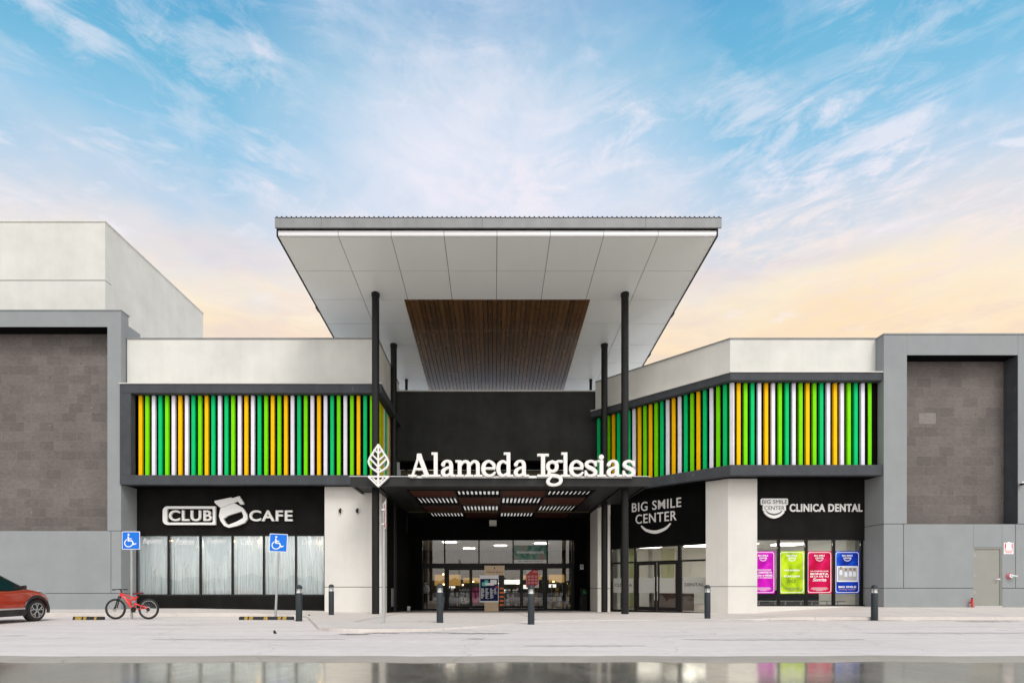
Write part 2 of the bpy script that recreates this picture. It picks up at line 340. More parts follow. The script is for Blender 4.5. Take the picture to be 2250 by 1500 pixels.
class Frame:
    """local x to the right along a wall, y away from the viewer's side, z up"""
    def __init__(s, o=(0, 0, 0), ang=0.0):
        s.o = Vector(o); s.ux = Vector((math.cos(ang), math.sin(ang), 0)); s.uy = Vector((-math.sin(ang), math.cos(ang), 0))
    def __call__(s, p): return s.o + s.ux*p[0] + s.uy*p[1] + Vector((0, 0, p[2]))
ID = Frame()
class MB:
    def __init__(s, fr=ID): s.v = []; s.f = []; s.fr = fr
    def add(s, vs, fs):
        n = len(s.v); s.v += [s.fr(p) for p in vs]; s.f += [tuple(i+n for i in f) for f in fs]; return s
    def box(s, x0, x1, y0, y1, z0, z1):
        return s.add([(x0, y0, z0), (x1, y0, z0), (x1, y1, z0), (x0, y1, z0), (x0, y0, z1), (x1, y0, z1), (x1, y1, z1), (x0, y1, z1)],
                     [(3, 2, 1, 0), (4, 5, 6, 7), (0, 1, 5, 4), (1, 2, 6, 5), (2, 3, 7, 6), (3, 0, 4, 7)])
    def hexa(s, b, t):   # bottom and top quads
        return s.add(list(b)+list(t), [(3, 2, 1, 0), (4, 5, 6, 7), (0, 1, 5, 4), (1, 2, 6, 5), (2, 3, 7, 6), (3, 0, 4, 7)])
    def prism(s, pts, z0, z1):
        n = len(pts)
        return s.add([(x, y, z0) for x, y in pts]+[(x, y, z1) for x, y in pts],
                     [tuple(range(n-1, -1, -1)), tuple(range(n, 2*n))]+[(i, (i+1) % n, n+(i+1) % n, n+i) for i in range(n)])
    def tube(s, path, r, n=10, cap=True, closed=False):
        P = [Vector(p) for p in path]; rs = r if isinstance(r, (list, tuple)) else [r]*len(P)
        rings = []; up = None
        for i, p in enumerate(P):
            if closed: d = P[(i+1) % len(P)]-P[i-1]
            else: d = P[min(i+1, len(P)-1)]-P[max(i-1, 0)]
            d.normalize()
            if up is None:
                a = Vector((0, 0, 1)) if abs(d.z) < .9 else Vector((1, 0, 0))
                u = d.cross(a).normalized()
            else:
                u = (up-d*up.dot(d)).normalized()
            up = u; v = d.cross(u)
            rings.append([tuple(p+(u*math.cos(2*math.pi*k/n)+v*math.sin(2*math.pi*k/n))*rs[i]) for k in range(n)])
        vs = [q for rg in rings for q in rg]; fs = []; m = len(P)
        for i in range(m if closed else m-1):
            j = (i+1) % m
            fs += [(i*n+k, i*n+(k+1) % n, j*n+(k+1) % n, j*n+k) for k in range(n)]
        if cap and not closed: fs += [tuple(range(n-1, -1, -1)), tuple((m-1)*n+k for k in range(n))]
        return s.add(vs, fs)
    def lathe(s, c, prof, n=24, axis='z'):
        vs = []; m = len(prof)
        for k in range(n):
            a = 2*math.pi*k/n
            for r, h in prof:
                if axis == 'z': vs.append((c[0]+r*math.cos(a), c[1]+r*math.sin(a), c[2]+h))
                elif axis == 'y': vs.append((c[0]+r*math.cos(a), c[1]+h, c[2]+r*math.sin(a)))
                else: vs.append((c[0]+h, c[1]+r*math.cos(a), c[2]+r*math.sin(a)))
        fs = [(k*m+i, ((k+1) % n)*m+i, ((k+1) % n)*m+i+1, k*m+i+1) for k in range(n) for i in range(m-1)]
        return s.add(vs, fs)
    def mesh(s, name='m'):
        me = bpy.data.meshes.new(name); me.from_pydata([tuple(p) for p in s.v], [], s.f); me.validate()
        bm = bmesh.new(); bm.from_mesh(me); bmesh.ops.recalc_face_normals(bm, faces=bm.faces); bm.to_mesh(me); bm.free(); return me
    def build(s, name, material, parent=None, bevel=0, smooth=False, loc=None):
        return link(name, s.mesh(name), material, parent, bevel, smooth, loc)
def copy_tree(o, parent=None):
    c = o.copy(); COL.objects.link(c); ORI[c.name] = ORI[o.name].copy()
    if parent: c.parent = parent
    for ch in [k for k in bpy.data.objects if k.parent == o]: copy_tree(ch, c)
    return c
def soft(o, ang=35):
    me = o.data; me.polygons.foreach_set('use_smooth', [True]*len(me.polygons)); me.set_sharp_from_angle(angle=R(ang))
    return o

def PX(px, Y): return (px-CX)*Y/F
def PZ(py, Y): return H+(CY-py)*Y/F

# ------------------------------------------------------------------ flat shapes: text, and signed-distance outlines
def curve_mesh(cu):
    ob = bpy.data.objects.new('tmp', cu); COL.objects.link(ob)
    dg = bpy.context.evaluated_depsgraph_get(); dg.update()
    me = bpy.data.meshes.new_from_object(ob.evaluated_get(dg)); bpy.data.objects.remove(ob); return me
def place(me, fr, fit=None, d0=0.0):
    """mesh drawn in x/y with thickness in z -> on the wall of frame fr, thickness towards the viewer"""
    n = len(me.vertices); co = np.empty(n*3, dtype=np.float32); me.vertices.foreach_get('co', co); co = co.reshape(-1, 3)
    if fit:
        x0, x1, z0, z1 = fit; a, b = co.min(0), co.max(0)
        co[:, 0] = x0+(co[:, 0]-a[0])*(x1-x0)/max(b[0]-a[0], 1e-6); co[:, 1] = z0+(co[:, 1]-a[1])*(z1-z0)/max(b[1]-a[1], 1e-6)
    co[:, 2] -= co[:, 2].min()
    new = np.array([tuple(fr((p[0], -p[2]-d0, p[1]))) for p in co], dtype=np.float32)
    me.vertices.foreach_set('co', new.ravel()); me.update(); return me
def text_mesh(body, offset=0.0, depth=.02, shear=0.0, res=3, track=1.0):
    cu = bpy.data.curves.new('t', 'FONT'); cu.body = body; cu.size = 1; cu.extrude = depth/2; cu.offset = offset; cu.shear = shear; cu.resolution_u = res; cu.space_character = track
    return curve_mesh(cu)
def text(name, body, fr, x0, x1, z0, z1, material, parent, offset=.0, depth=.004, d0=.002, shear=0.0):
    return link(name, place(text_mesh(body, offset, depth, shear), fr, (x0, x1, z0, z1), d0), material, parent)
def islands(me):
    bm = bmesh.new(); bm.from_mesh(me); bm.verts.ensure_lookup_table(); bm.verts.index_update()
    bmesh.ops.remove_doubles(bm, verts=bm.verts, dist=1e-6); bm.verts.index_update()
    seen = set(); outl = []
    for v in bm.verts:
        if v in seen: continue
        st = [v]; comp = []
        seen.add(v)
        while st:
            q = st.pop(); comp.append(q)
            for e in q.link_edges:
                k = e.other_vert(q)
                if k not in seen: seen.add(k); st.append(k)
        idx = {q: i for i, q in enumerate(comp)}; fs = set(f for q in comp for f in q.link_faces)
        m2 = bpy.data.meshes.new('letter'); m2.from_pydata([tuple(q.co) for q in comp], [], [tuple(idx[q] for q in f.verts) for f in fs]); outl.append(m2)
    bm.free(); outl.sort(key=lambda m: min(v.co.x for v in m.vertices)); return outl

def catmull(pts, n=6):
    P = [np.array(p, float) for p in pts]; outp = []
    for i in range(len(P)-1):
        p0, p1, p2, p3 = P[max(i-1, 0)], P[i], P[i+1], P[min(i+2, len(P)-1)]
        for k in range(n):
            u = k/n
            outp.append(.5*((2*p1)+(-p0+p2)*u+(2*p0-5*p1+4*p2-p3)*u*u+(-p0+3*p1-3*p2+p3)*u**3))
    outp.append(P[-1]); return outp
def sdf_shape(prims, step=.5, pad=3):
    """union of primitives ('s',[(x,y,r)..]) smooth stroke, ('l',..) straight stroke, ('b',x0,y0,x1,y1,round), ('p',[(x,y)..],grow); lower-case adds, leading '-' cuts -> contour loops"""
    xs, ys = [], []
    for p in prims:
        k = p[0].strip('-')
        if k in 'sl':
            for q in p[1]: xs += [q[0]-q[2], q[0]+q[2]]; ys += [q[1]-q[2], q[1]+q[2]]
        elif k == 'b': xs += [p[1], p[3]]; ys += [p[2], p[4]]
        else: xs += [q[0] for q in p[1]]; ys += [q[1] for q in p[1]]
    gx = np.arange(min(xs)-pad, max(xs)+pad, step); gy = np.arange(min(ys)-pad, max(ys)+pad, step)
    GX, GY = np.meshgrid(gx, gy, indexing='ij'); D = np.full(GX.shape, 1e3)
    for p in prims:
        k = p[0].strip('-'); d = np.full(GX.shape, 1e3)
        if k in 'sl':
            q = catmull(p[1]) if k == 's' else [np.array(a, float) for a in p[1]]
            for a, b in zip(q[:-1], q[1:]):
                ab = b[:2]-a[:2]; L = max(ab @ ab, 1e-9)
                tpar = np.clip(((GX-a[0])*ab[0]+(GY-a[1])*ab[1])/L, 0, 1)
                d = np.minimum(d, np.hypot(GX-a[0]-tpar*ab[0], GY-a[1]-tpar*ab[1])-(a[2]+tpar*(b[2]-a[2])))
            if len(q) == 1: d = np.hypot(GX-q[0][0], GY-q[0][1])-q[0][2]
        elif k == 'b':
            r = p[5] if len(p) > 5 else .4
            cx, cy, hx, hy = (p[1]+p[3])/2, (p[2]+p[4])/2, (p[3]-p[1])/2-r, (p[4]-p[2])/2-r
            ax, ay = np.abs(GX-cx)-hx, np.abs(GY-cy)-hy
            d = np.hypot(np.maximum(ax, 0), np.maximum(ay, 0))+np.minimum(np.maximum(ax, ay), 0)-r
        else:
            pts = p[1]; ins = np.zeros(GX.shape, bool)
            for (x1, y1), (x2, y2) in zip(pts, pts[1:]+pts[:1]):
                ex, ey = x2-x1, y2-y1; tpar = np.clip(((GX-x1)*ex+(GY-y1)*ey)/(ex*ex+ey*ey+1e-9), 0, 1)
                d = np.minimum(d, np.hypot(GX-x1-tpar*ex, GY-y1-tpar*ey))
                cond = ((y1 > GY) != (y2 > GY)); ins ^= cond & (GX < (x2-x1)*(GY-y1)/((y2-y1) if y2 != y1 else 1e-9)+x1)
            d = np.where(ins, -d, d)-(p[2] if len(p) > 2 else 0)
        D = np.maximum(D, -d) if p[0].startswith('-') else np.minimum(D, d)
    D = np.where(np.abs(D) < 1e-6, 1e-6, D)
    # marching squares
    seg = {}
    def cross(i, j, i2, j2):
        a, b = D[i, j], D[i2, j2]; u = a/(a-b); return (gx[i]+u*(gx[i2]-gx[i]), gy[j]+u*(gy[j2]-gy[j]))
    inside = D < 0
    act = np.argwhere((inside[:-1, :-1].astype(int)+inside[1:, :-1]+inside[:-1, 1:]+inside[1:, 1:]) % 4 != 0)
    pos = {}
    for i, j in act:
        i, j = int(i), int(j); c = [(i, j), (i+1, j), (i+1, j+1), (i, j+1)]; s_ = [inside[q] for q in c]; ed = []
        for k in range(4):
            a, b = c[k], c[(k+1) % 4]
            if s_[k] != s_[(k+1) % 4]:
                key = tuple(sorted((a, b)))
                if key not in pos: pos[key] = cross(*key[0], *key[1])
                ed.append((key, s_[k]))   # leaving (True) / entering
        if len(ed) == 2: pairs = [(ed[0], ed[1])]
        else: pairs = [(ed[0], ed[3]), (ed[1], ed[2])] if D[i:i+2, j:j+2].mean() > 0 else [(ed[0], ed[1]), (ed[2], ed[3])]
        for a, b in pairs:
            seg.setdefault(a[0], []).append(b[0]); seg.setdefault(b[0], []).append(a[0])
    loops = []; used = set()
    for st in list(seg):
        if st in used: continue
        lp = [st]; used.add(st); cur = st
        while True:
            nx = [q for q in seg[cur] if q not in used]
            if not nx: break
            cur = nx[0]; used.add(cur); lp.append(cur)
        pts = [pos[q] for q in lp]
        # drop nearly collinear points
        ch = True; tol = step*.12
        while ch and len(pts) > 8:
            ch = False; keep = []; k = 0
            while k < len(pts):
                keep.append(pts[k])
                if k+2 < len(pts):
                    (x0, y0), (x1, y1), (x2, y2) = pts[k], pts[k+1], pts[k+2]; L = math.hypot(x2-x0, y2-y0)
                    if L > 0 and L < step*7 and abs((x2-x0)*(y0-y1)-(x0-x1)*(y2-y0))/L < tol: k += 2; ch = True; continue
                k += 1
            pts = keep
        if len(pts) >= 4: loops.append(pts)
    return loops
def outline_mesh(prims, scale=1.0, depth=.02, bevel=0, step=.5):
    cu = bpy.data.curves.new('o', 'CURVE'); cu.dimensions = '2D'; cu.fill_mode = 'BOTH'; cu.extrude = depth/2/scale; cu.bevel_depth = bevel/scale; cu.bevel_resolution = 1
    if bevel: cu.offset = -bevel/scale
    for lp in sdf_shape(prims, step):
        sp = cu.splines.new('POLY'); sp.points.add(len(lp)-1); sp.use_cyclic_u = True
        for q, (x, y) in zip(sp.points, lp): q.co = (x, y, 0, 1)
    me = curve_mesh(cu); me.transform(Matrix.Scale(scale, 4)); return me
def shape(name, prims, fr, scale, at, material, parent, depth=.02, bevel=0, d0=.0, step=.5):
    me = outline_mesh(prims, scale, depth, bevel, step); me.transform(Matrix.Translation((at[0], at[1], 0)))
    return link(name, place(me, fr, None, d0), material, parent)
def pxprims(prims, x0, y0, s):
    """primitives given in enlarged photo-crop coordinates -> units with y up (origin x0,y0, s crop pixels per unit)"""
    o = []
    for p in prims:
        k = p[0].strip('-')
        if k in 'sl': o.append((p[0], [((q[0]-x0)/s, (y0-q[1])/s, q[2]/s) for q in p[1]]))
        elif k == 'p': o.append((p[0], [((q[0]-x0)/s, (y0-q[1])/s) for q in p[1]], (p[2] if len(p) > 2 else 0)/s))
        else: o.append((p[0], (p[1]-x0)/s, (y0-p[4])/s, (p[3]-x0)/s, (y0-p[2])/s, (p[5] if len(p) > 5 else 1)/s))
    return o
SMILE = [('s', [(-10, 4, .5), (-6.5, 1.1, .85), (0, -.5, 1.05), (6.5, 1.1, .85), (10, 4, .5)])]

# ================================================================== SETTING
def sstep(a, b, x):
    t = max(0, min(1, (x-a)/(b-a))); return t*t*(3-2*t)
def interp(x, tab):
    if x <= tab[0][0]: return tab[0][1]
    for (a, va), (b, vb) in zip(tab, tab[1:]):
        if x <= b: return va+(vb-va)*(x-a)/(b-a)
    return tab[-1][1]
YF = [(-60, 19.3), (-8.2, 19.3), (-6.6, 18.6), (-5.2, 15.2), (-4.3, 13.0), (-3.4, 12.55), (-1.6, 12.9), (-.2, 14.4), (1.0, 16.4), (3.0, 17.1), (60, 17.1)]
ZF = [(-60, .13), (-9, .12), (-6.5, .06), (-5, .075), (-3.4, .085), (-1.6, .06), (-.2, .02), (1.5, .012), (7.8, .012), (9.5, .10), (60, .12)]
ZB = [(-60, .137), (-13, .137), (-7.2, .03), (-4.8, -.02), (9.8, -.02), (11.3, -.005), (15.6, .25), (60, .25)]
def pave_z(x, y):
    yf = interp(x, YF); a = max(0, min(1, (y-yf)/(21.4-yf)))
    z = interp(x, ZF)*(1-a)+interp(x, ZB)*a
    if y > 21.4 and -5.2 < x < 11.5: z -= .0318*(y-21.4)
    return z
def pavement():
    xs = sorted(set([-60, -45, -35, -28, -24]+[round(-20+.4*i, 3) for i in range(101)]+[24, 30, 45, 60]))
    v = []; f = []; NR = 26
    for x in xs:
        yf = interp(x, YF)
        v.append((x, yf-.03, -.03)); v.append((x, yf-.012, interp(x, ZF)-.03))
        for k in range(NR):
            y = yf+(32.5-yf)*k/(NR-1)
            v.append((x, y, pave_z(x, y)))
    n = NR+2
    for i in range(len(xs)-1):
        for k in range(n-1): f.append((i*n+k, (i+1)*n+k, (i+1)*n+k+1, i*n+k+1))
    m = MB(); m.add(v, f); tag(m.build('sidewalk', M['walk']), kind='structure')
pavement()
def road():
    xs = [-300, -60]+[round(-20+.4*i, 3) for i in range(101)]+[60, 300]
    v = []; f = []
    for x in xs:
        e = .05*math.sin(x*1.3)+.035*math.sin(x*3.1+1)+random.uniform(-.035, .035)
        for y, z in ((8.05+e, -.062), (8.18+e, -.035), (8.38+e*.7, -.006), (8.6, 0), (11, 0), (interp(x, YF)+.25, 0)): v.append((x, y, z))
    n = 6
    for i in range(len(xs)-1):
        for k in range(n-1): f.append((i*n+k, (i+1)*n+k, (i+1)*n+k+1, i*n+k+1))
    m = MB(); m.add(v, f); o = m.build('road', M['road'], smooth=True); o.data.materials.append(M['kerb'])
    for p in o.data.polygons:
        if p.center.y < 8.4: p.material_index = 1
    tag(o, kind='structure')
road()
tag(MB().add([(-120, 1.5, -.06), (120, 1.5, -.06), (120, 8.3, -.06), (-120, 8.3, -.06)], [(0, 1, 2, 3)]).build('water', M['water']), kind='structure')
tag(MB().add([(-120, -60, -.03), (120, -60, -.03), (120, 1.6, -.03), (-120, 1.6, -.03)], [(0, 1, 2, 3)]).build('car_park_paving', M['asphalt']), kind='structure')  # unseen ground toned dark so the entrance glass mirrors little light
tag(MB().add([(-1500, -1500, -.5), (1500, -1500, -.5), (1500, 1500, -.5), (-1500, 1500, -.5)], [(0, 1, 2, 3)]).build('ground', M['ground']), kind='structure')

# ------------------------------------------------------------------ left stone-clad store
YP = 21.95
def panel_wall(mb, x0, x1, y0, y1, z0, z1): mb.box(x0, x1, y0, y1, z0, z1)
ls = thing('store_building', (-22, YP, 0), 'grey rendered store with a recessed brown stone wall, at the left edge', 'building')
xr = PX(266, YP); xs_ = PX(236, YP); zt = PZ(683, YP); zo = PZ(718, YP); zs = PZ(1166, YP); zg = PZ(1303.5, YP); xg = PX(243, YP)
g = .02
b = MB(); b.box(xs_, xr, YP, 22.4, 9.5, zt); b.box(xs_, xr, YP, 24, zs+g, 9.5); b.box(-34, xs_-.002, YP, YP+.9, zo, zt); b.box(xs_-.001, xs_+.001, YP+.2, 24, zs, zt)
b.build('wall', M['grey'], ls, bevel=.012)
b = MB(); b.box(xg+g, xr, YP, 24, zg+g, zs); b.box(-34, xg, YP, 24, zg+g, zs); b.box(-34, xr, YP, 24, -.2, zg)
b.build('base_wall', M['grey'], ls, bevel=.012)
b = MB(); b.box(-34, xs_-.01, YP+.03, 23.9, -.1, zs-.01); b.box(xs_-.009, xr-.03, YP+.03, 23.9, -.1, zs+.05); b.build('joint_backing', M['groove'], ls)
MB().box(-34, xs_, YP+.62, YP+.8, zs-.1, zo+.1).build('stone_panel', M['stone'], ls)
MB().box(-34, xs_-.001, YP+.012, YP+.62, zo-.008, zo+.02).build('recess_head', M['black'], ls)
b = MB(); b.box(-34, xr+.02, YP-.02, YP+.5, zt, zt+.05); b.build('coping', M['grey'], ls)

# tall white volume behind it
tw = thing('warehouse_building', (-24, 24, 0), 'tall plain cream block with one horizontal joint, rising behind the stone-clad store', 'building')
xw = PX(231, 24); ztw = PZ(488, 24); zj = PZ(616, 24)
b = MB(); b.box(-45, xw, 24, 24.4, 4, zj-.02); b.box(-45, xw, 24, 24.4, zj+.02, ztw); b.box(-45, xw, 24.4, 32.1, 4, ztw); b.build('wall', M['white'], tw)
MB().box(-45, xw-.004, 24.02, 24.39, zj-.03, zj+.03).build('joint_backing', M['roofgrey'], tw)
MB().box(-45, xw+.03, 23.97, 32.13, ztw, ztw+.06).build('coping', M['white'], tw)

# ------------------------------------------------------------------ left block: café
YL = 21.88
cb = thing('cafe_building', (-10, YL, 0), 'low cafe block with a coloured fin screen above curtained black-framed windows', 'building')
xa, xb = PX(263, YL), -4.66
zA, zB_, zC, zD = PZ(843, YL), PZ(863, YL), PZ(1043, YL), PZ(1064, YL)
xo = PX(287, YL)                       # left side of the fin opening
b = MB()
b.box(xa, xb, YL, YL+.30, zB_, zA); b.box(xa, xb, YL, YL+.30, zD, zC); b.box(xa, xo, YL, YL+.30, zC, zB_)      # front frame
b.box(xb-.30, xb, YL+.301, 27.0, zB_, zA); b.box(xb-.30, xb, YL+.301, 27.0, zD, zC)                             # return frame
b.build('fascia_frame', M['fascia'], cb, bevel=.01)
b = MB(); b.box(xa+.05, xb-.55, YL+.62, YL+.9, zD+.02, zA-.02); b.box(xb-.75, xb-.62, YL+.62, 27, zD+.02, zA-.02)
b.box(xa+.02, xb-.31, YL+.302, YL+.9, zA-.12, zA-.01); b.box(xa+.02, xb-.31, YL+.302, YL+1.0, zD+.01, zD+.06); b.build('fin_backing', M['recess'], cb)
MB().box(xa-.02, xb+.02, YL-.03, YL+.5, zA, zA+.035).build('flashing', M['white2'], cb)
ypar = 22.25; ztp = PZ(745, ypar)
b = MB(); b.box(-15.45, -4.9, ypar, ypar+.3, zA+.036, ztp); b.box(-5.2, -4.9, ypar+.3, 27.2, zA+.036, ztp); b.build('parapet', M['white'], cb)
b = MB(); b.box(-15.47, -4.87, ypar-.03, ypar+.33, ztp, ztp+.05); b.box(-5.23, -4.87, ypar+.33, 27.2, ztp, ztp+.05); b.build('coping', M['roofgrey'], cb)
MB().box(-15.4, -5.21, ypar+.3, 48, 10.3, 10.5).build('roof', M['bounceroof'], cb)
FIN_L = "YLWGLWYWGLYGWGLWYWGLYLYWGLWYWGLWLYGL"
FIN_LR = "WLYLYWGLWYWLYGWL"
def fin_mesh(w_, d_, z0, z1):
    return MB().box(-w_/2, w_/2, 0, d_, z0, z1).mesh('fin')
fl = fin_mesh(.140, .115, zC-.05, zB_-.01)
def fins(seq, start, step, base, parent, fr, me, zoff):
    for k, c in enumerate(seq):
        o = bpy.data.objects.new('fin', me if c in me.name else me); 
        mm = FINCACHE.setdefault((me.name, c), None)
        if mm is None:
            mm = me.copy(); mm.materials.clear(); mm.materials.append(FINS[c]); FINCACHE[(me.name, c)] = mm
        o.data = mm; COL.objects.link(o)
        p = fr((start+step*k, 0, 0)); o.parent = parent; o.location = p-ORI[parent.name]; o.rotation_euler = (0, 0, math.atan2(fr.ux.y, fr.ux.x)); ORI[o.name] = ORI[parent.name]
        md = o.modifiers.new('bevel', 'BEVEL'); md.width = .008; md.segments = 2
FINCACHE = {}
YFIN = YL+.27
fins(FIN_L, PX(308, YFIN), (PX(816.5, YFIN)-PX(308, YFIN))/35, 0, cb, Frame((0, YFIN, 0)), fl, 0)
# fins along the return wall (it faces right): local x runs towards the back
frL = Frame((xb-.27, YL+.5, 0), R(90))
fins(FIN_LR, 0.1, .275, 0, cb, frL, fl, 0)

# shop front of the café
yw = 22.9; yp = 22.32
zwt, zwb = PZ(1177, yw), PZ(1306, yw)
x0w, x1w = PX(299, yw), PX(713, yw)+.1
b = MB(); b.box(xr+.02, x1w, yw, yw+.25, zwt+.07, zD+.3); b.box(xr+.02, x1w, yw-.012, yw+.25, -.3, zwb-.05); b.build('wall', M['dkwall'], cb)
MB().box(xr+.02, x1w, yw-.02, yw+.25, zwb-.05, zwb-.015).build('window_sill', M['dkmetal'], cb)
mull = [299, 370, 440, 510.5, 579.5, 650, 713.5]
b = MB()
b.box(x0w-.32, x1w, yw-.015, yw+.1, zwt, zwt+.07); b.box(x0w-.32, x1w, yw-.015, yw+.1, zwb-.012, zwb+.02)
for i, q in enumerate(mull):
    xm = PX(q, yw); b.box(xm-.035, xm+.035, yw-.02, yw+.1, zwb+.021, zwt-.001)
b.box(x0w-.32, x0w-.04, yw+.0, yw+.1, zwb+.021, zwt-.001)
wf = b.build('window_frame', M['frame'], cb)
for a, c in zip(mull, mull[1:]):
    MB().box(PX(a, yw)+.036, PX(c, yw)-.036, yw+.03, yw+.036, zwb+.021, zwt-.001).build('window_pane', M['glass'], wf)
xpl, xpr = PX(713, yp), -4.74
b = MB(); b.box(xpl, xpr, yp, 23.4, PZ(1289, yp)+.012, zD-.002); b.box(xpl, xpr, yp, 23.4, -.5, PZ(1289, yp)-.012); b.build('pillar', M['white2'], cb, bevel=.01)
MB().box(xpl+.02, xpr-.02, yp+.02, 23.38, 0, 3).build('joint_backing', M['groove'], cb)
b = MB(); b.box(-4.95, -4.74, 23.41, 31.5, -.6, zD); b.build('entry_wall', M['black'], cb)
b = MB(); b.box(-4.739, -4.73, 24.4, 24.7, .15, 1.0); b.box(-4.739, -4.73, 24.85, 24.95, .15, 1.0); b.build('door_frame', M['galv'], cb)
MB().box(xr+.02, -4.8, yw+.26, 24, zD-.05, zD+.02).build('ceiling', M['recess'], cb)
MB().box(xr-.3, -4.95, 26.5, 26.6, -.3, 5.2).build('back_wall', M['black'], cb)
MB().box(xr-.3, -4.96, yw+.26, 26.5, -.3, .1).build('floor', M['intfloor'], cb)
MB().box(xr-.6, xr-.02, 24, 27, -.3, 9).build('side_wall', M['grey'], cb)
for k in range(4): MB().box(-14.6+2.6*k, -13.0+2.6*k, 24.3, 25.2, 3.8, 3.88).build('ceiling_lamp', M['fillcafe'], cb)  # added panels hidden above the window heads, to make the curtains glow
MB().box(xr+.02, -4.96, 25.6, 25.7, -.3, 4.6).build('partition', M['intwall'], cb)  # pale wall added as a reflector behind the curtains

# ------------------------------------------------------------------ entrance hall (between the two blocks)
YB = 26.5
eh = thing('entrance_building', (.25, YB, 0), 'dark mall entrance with a blank black upper wall and wide glazed doors below', 'building')
zbt, zbb = PZ(860, YB), PZ(1011, YB)
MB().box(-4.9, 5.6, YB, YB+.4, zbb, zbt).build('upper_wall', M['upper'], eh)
b = MB(); b.box(-4.9, 5.6, YB-.04, YB+.45, zbt, zbt+.06); b.build('coping', M['white2'], eh)
MB().box(-4.9, 5.6, YB+.4, 48, zbt-.3, zbt-.15).build('roof', M['bounceroof'], eh)
b = MB(); b.box(-4.9, 5.6, YB+1.0, YB+1.2, PZ(1030, 27.5), zbb+.2); b.build('upper_recess', M['black'], eh)
MB().box(-4.9, 5.6, YB+1.3, YB+1.5, 5.0, PZ(1030, 27.5)).build('clerestory_band', mat('tan_interior', (.12, .095, .05), .8, var=.3, vscale=1.2), eh)
YG = 30.5; fz = -.30
xg0, xg1 = PX(927, YG), PX(1262, YG)
zg1, zm1, zm0 = PZ(1186, YG), PZ(1237, YG), PZ(1248, YG)
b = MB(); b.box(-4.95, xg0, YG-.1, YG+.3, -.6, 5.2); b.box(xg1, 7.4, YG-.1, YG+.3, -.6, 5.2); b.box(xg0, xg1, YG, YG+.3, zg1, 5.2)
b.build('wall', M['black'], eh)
b = MB(); b.box(xg0, xg1, YG, YG+.12, zm0, zm1); b.box(xg0, xg1, YG, YG+.12, fz, fz+.10)
ups = [927, 977, 1052.5, 1127.5, 1202.5, 1258]
for q in ups: b.box(PX(q, YG)-.04, PX(q, YG)+.04, YG-.01, YG+.12, zm1+.001, zg1)
for q in (927, 980, 1199, 1258): b.box(PX(q, YG)-.09, PX(q, YG)+.09, YG-.01, YG+.12, fz+.101, zm0-.001)
gf = b.build('glazing_frame', M['frame'], eh)
for a, c in zip(ups, ups[1:]): MB().box(PX(a, YG)+.041, PX(c, YG)-.041, YG+.05, YG+.058, zm1+.001, zg1-.001).build('window_pane', M['glassentry'], gf)
for a, c in ((927, 980), (1199, 1258)): MB().box(PX(a, YG)+.091, PX(c, YG)-.091, YG+.05, YG+.058, fz+.101, zm0-.001).build('window_pane', M['glassentry'], gf)
for a, c in ((983.5, 1034.5), (1034.5, 1090), (1090, 1146), (1146, 1195.5)):
    xa_, xc_ = PX(a, YG)+.004, PX(c, YG)-.004
    b = MB(); b.box(xa_, xa_+.08, YG+.02, YG+.08, fz+.12, zm0-.01); b.box(xc_-.08, xc_, YG+.02, YG+.08, fz+.12, zm0-.01)
    b.box(xa_+.08, xc_-.08, YG+.02, YG+.08, fz+.12, fz+.26); b.box(xa_+.08, xc_-.08, YG+.02, YG+.08, zm0-.09, zm0-.01); b.box(xa_+.08, xc_-.08, YG+.02, YG+.08, .75, .82)
    d = b.build('door', M['frame'], eh)
    MB().box(xa_+.081, xc_-.081, YG+.045, YG+.053, fz+.261, zm0-.091).build('door_pane', M['glassentry'], d)
# interior
MB().box(-7, 7.4, YG+.13, 46, fz-.1, fz).build('floor', M['intfloor'], eh)
MB().box(-7, 7.4, YG+.31, 46, 4.2, 4.4).build('ceiling', M['intwall'], eh)
b = MB(); b.box(-7.2, -7, YG+.3, 46, fz, 4.2); b.box(7.4, 7.6, YG+.3, 46, fz, 4.2); b.box(-7, 7.4, 46, 46.2, fz, 4.2); b.build('interior_wall', M['mallwall'], eh)
for (x, y) in ((-2.9, 31.7), (-.6, 32.2), (2.0, 31.7), (3.6, 32.3), (-3.1, 37), (3.4, 38), (.5, 40), (-2, 43)):
    MB().box(x-.45, x+.45, y-.3, y+.3, 4.14, 4.19).build('ceiling_lamp', M['lampmall'], eh)  # panels nearest the glass are added to brighten the goods inside
MB().box(-4.8, 5.6, YB+.5, YG+.3, 5.2, 5.3).build('entry_soffit', M['recess'], eh)
# pillar at the corner of the slanted wall
yp2 = 26.2; xq0, xq1 = PX(1313, yp2), PX(1341, yp2)
b = MB(); b.box(xq0, xq1, yp2, 28.2, PZ(1292, yp2)+.012, 5.6); b.box(xq0, xq1, yp2, 28.2, -.6, PZ(1292, yp2)-.012); b.build('pillar', M['white2'], eh, bevel=.01)
MB().box(xq0+.02, xq1-.02, yp2+.02, 28.1, 0, 3).build('joint_backing', M['groove'], eh)
MB().box(xq0+.02, 5.4, 28.21, YG, -.6, 5.2).build('side_wall', M['black'], eh)

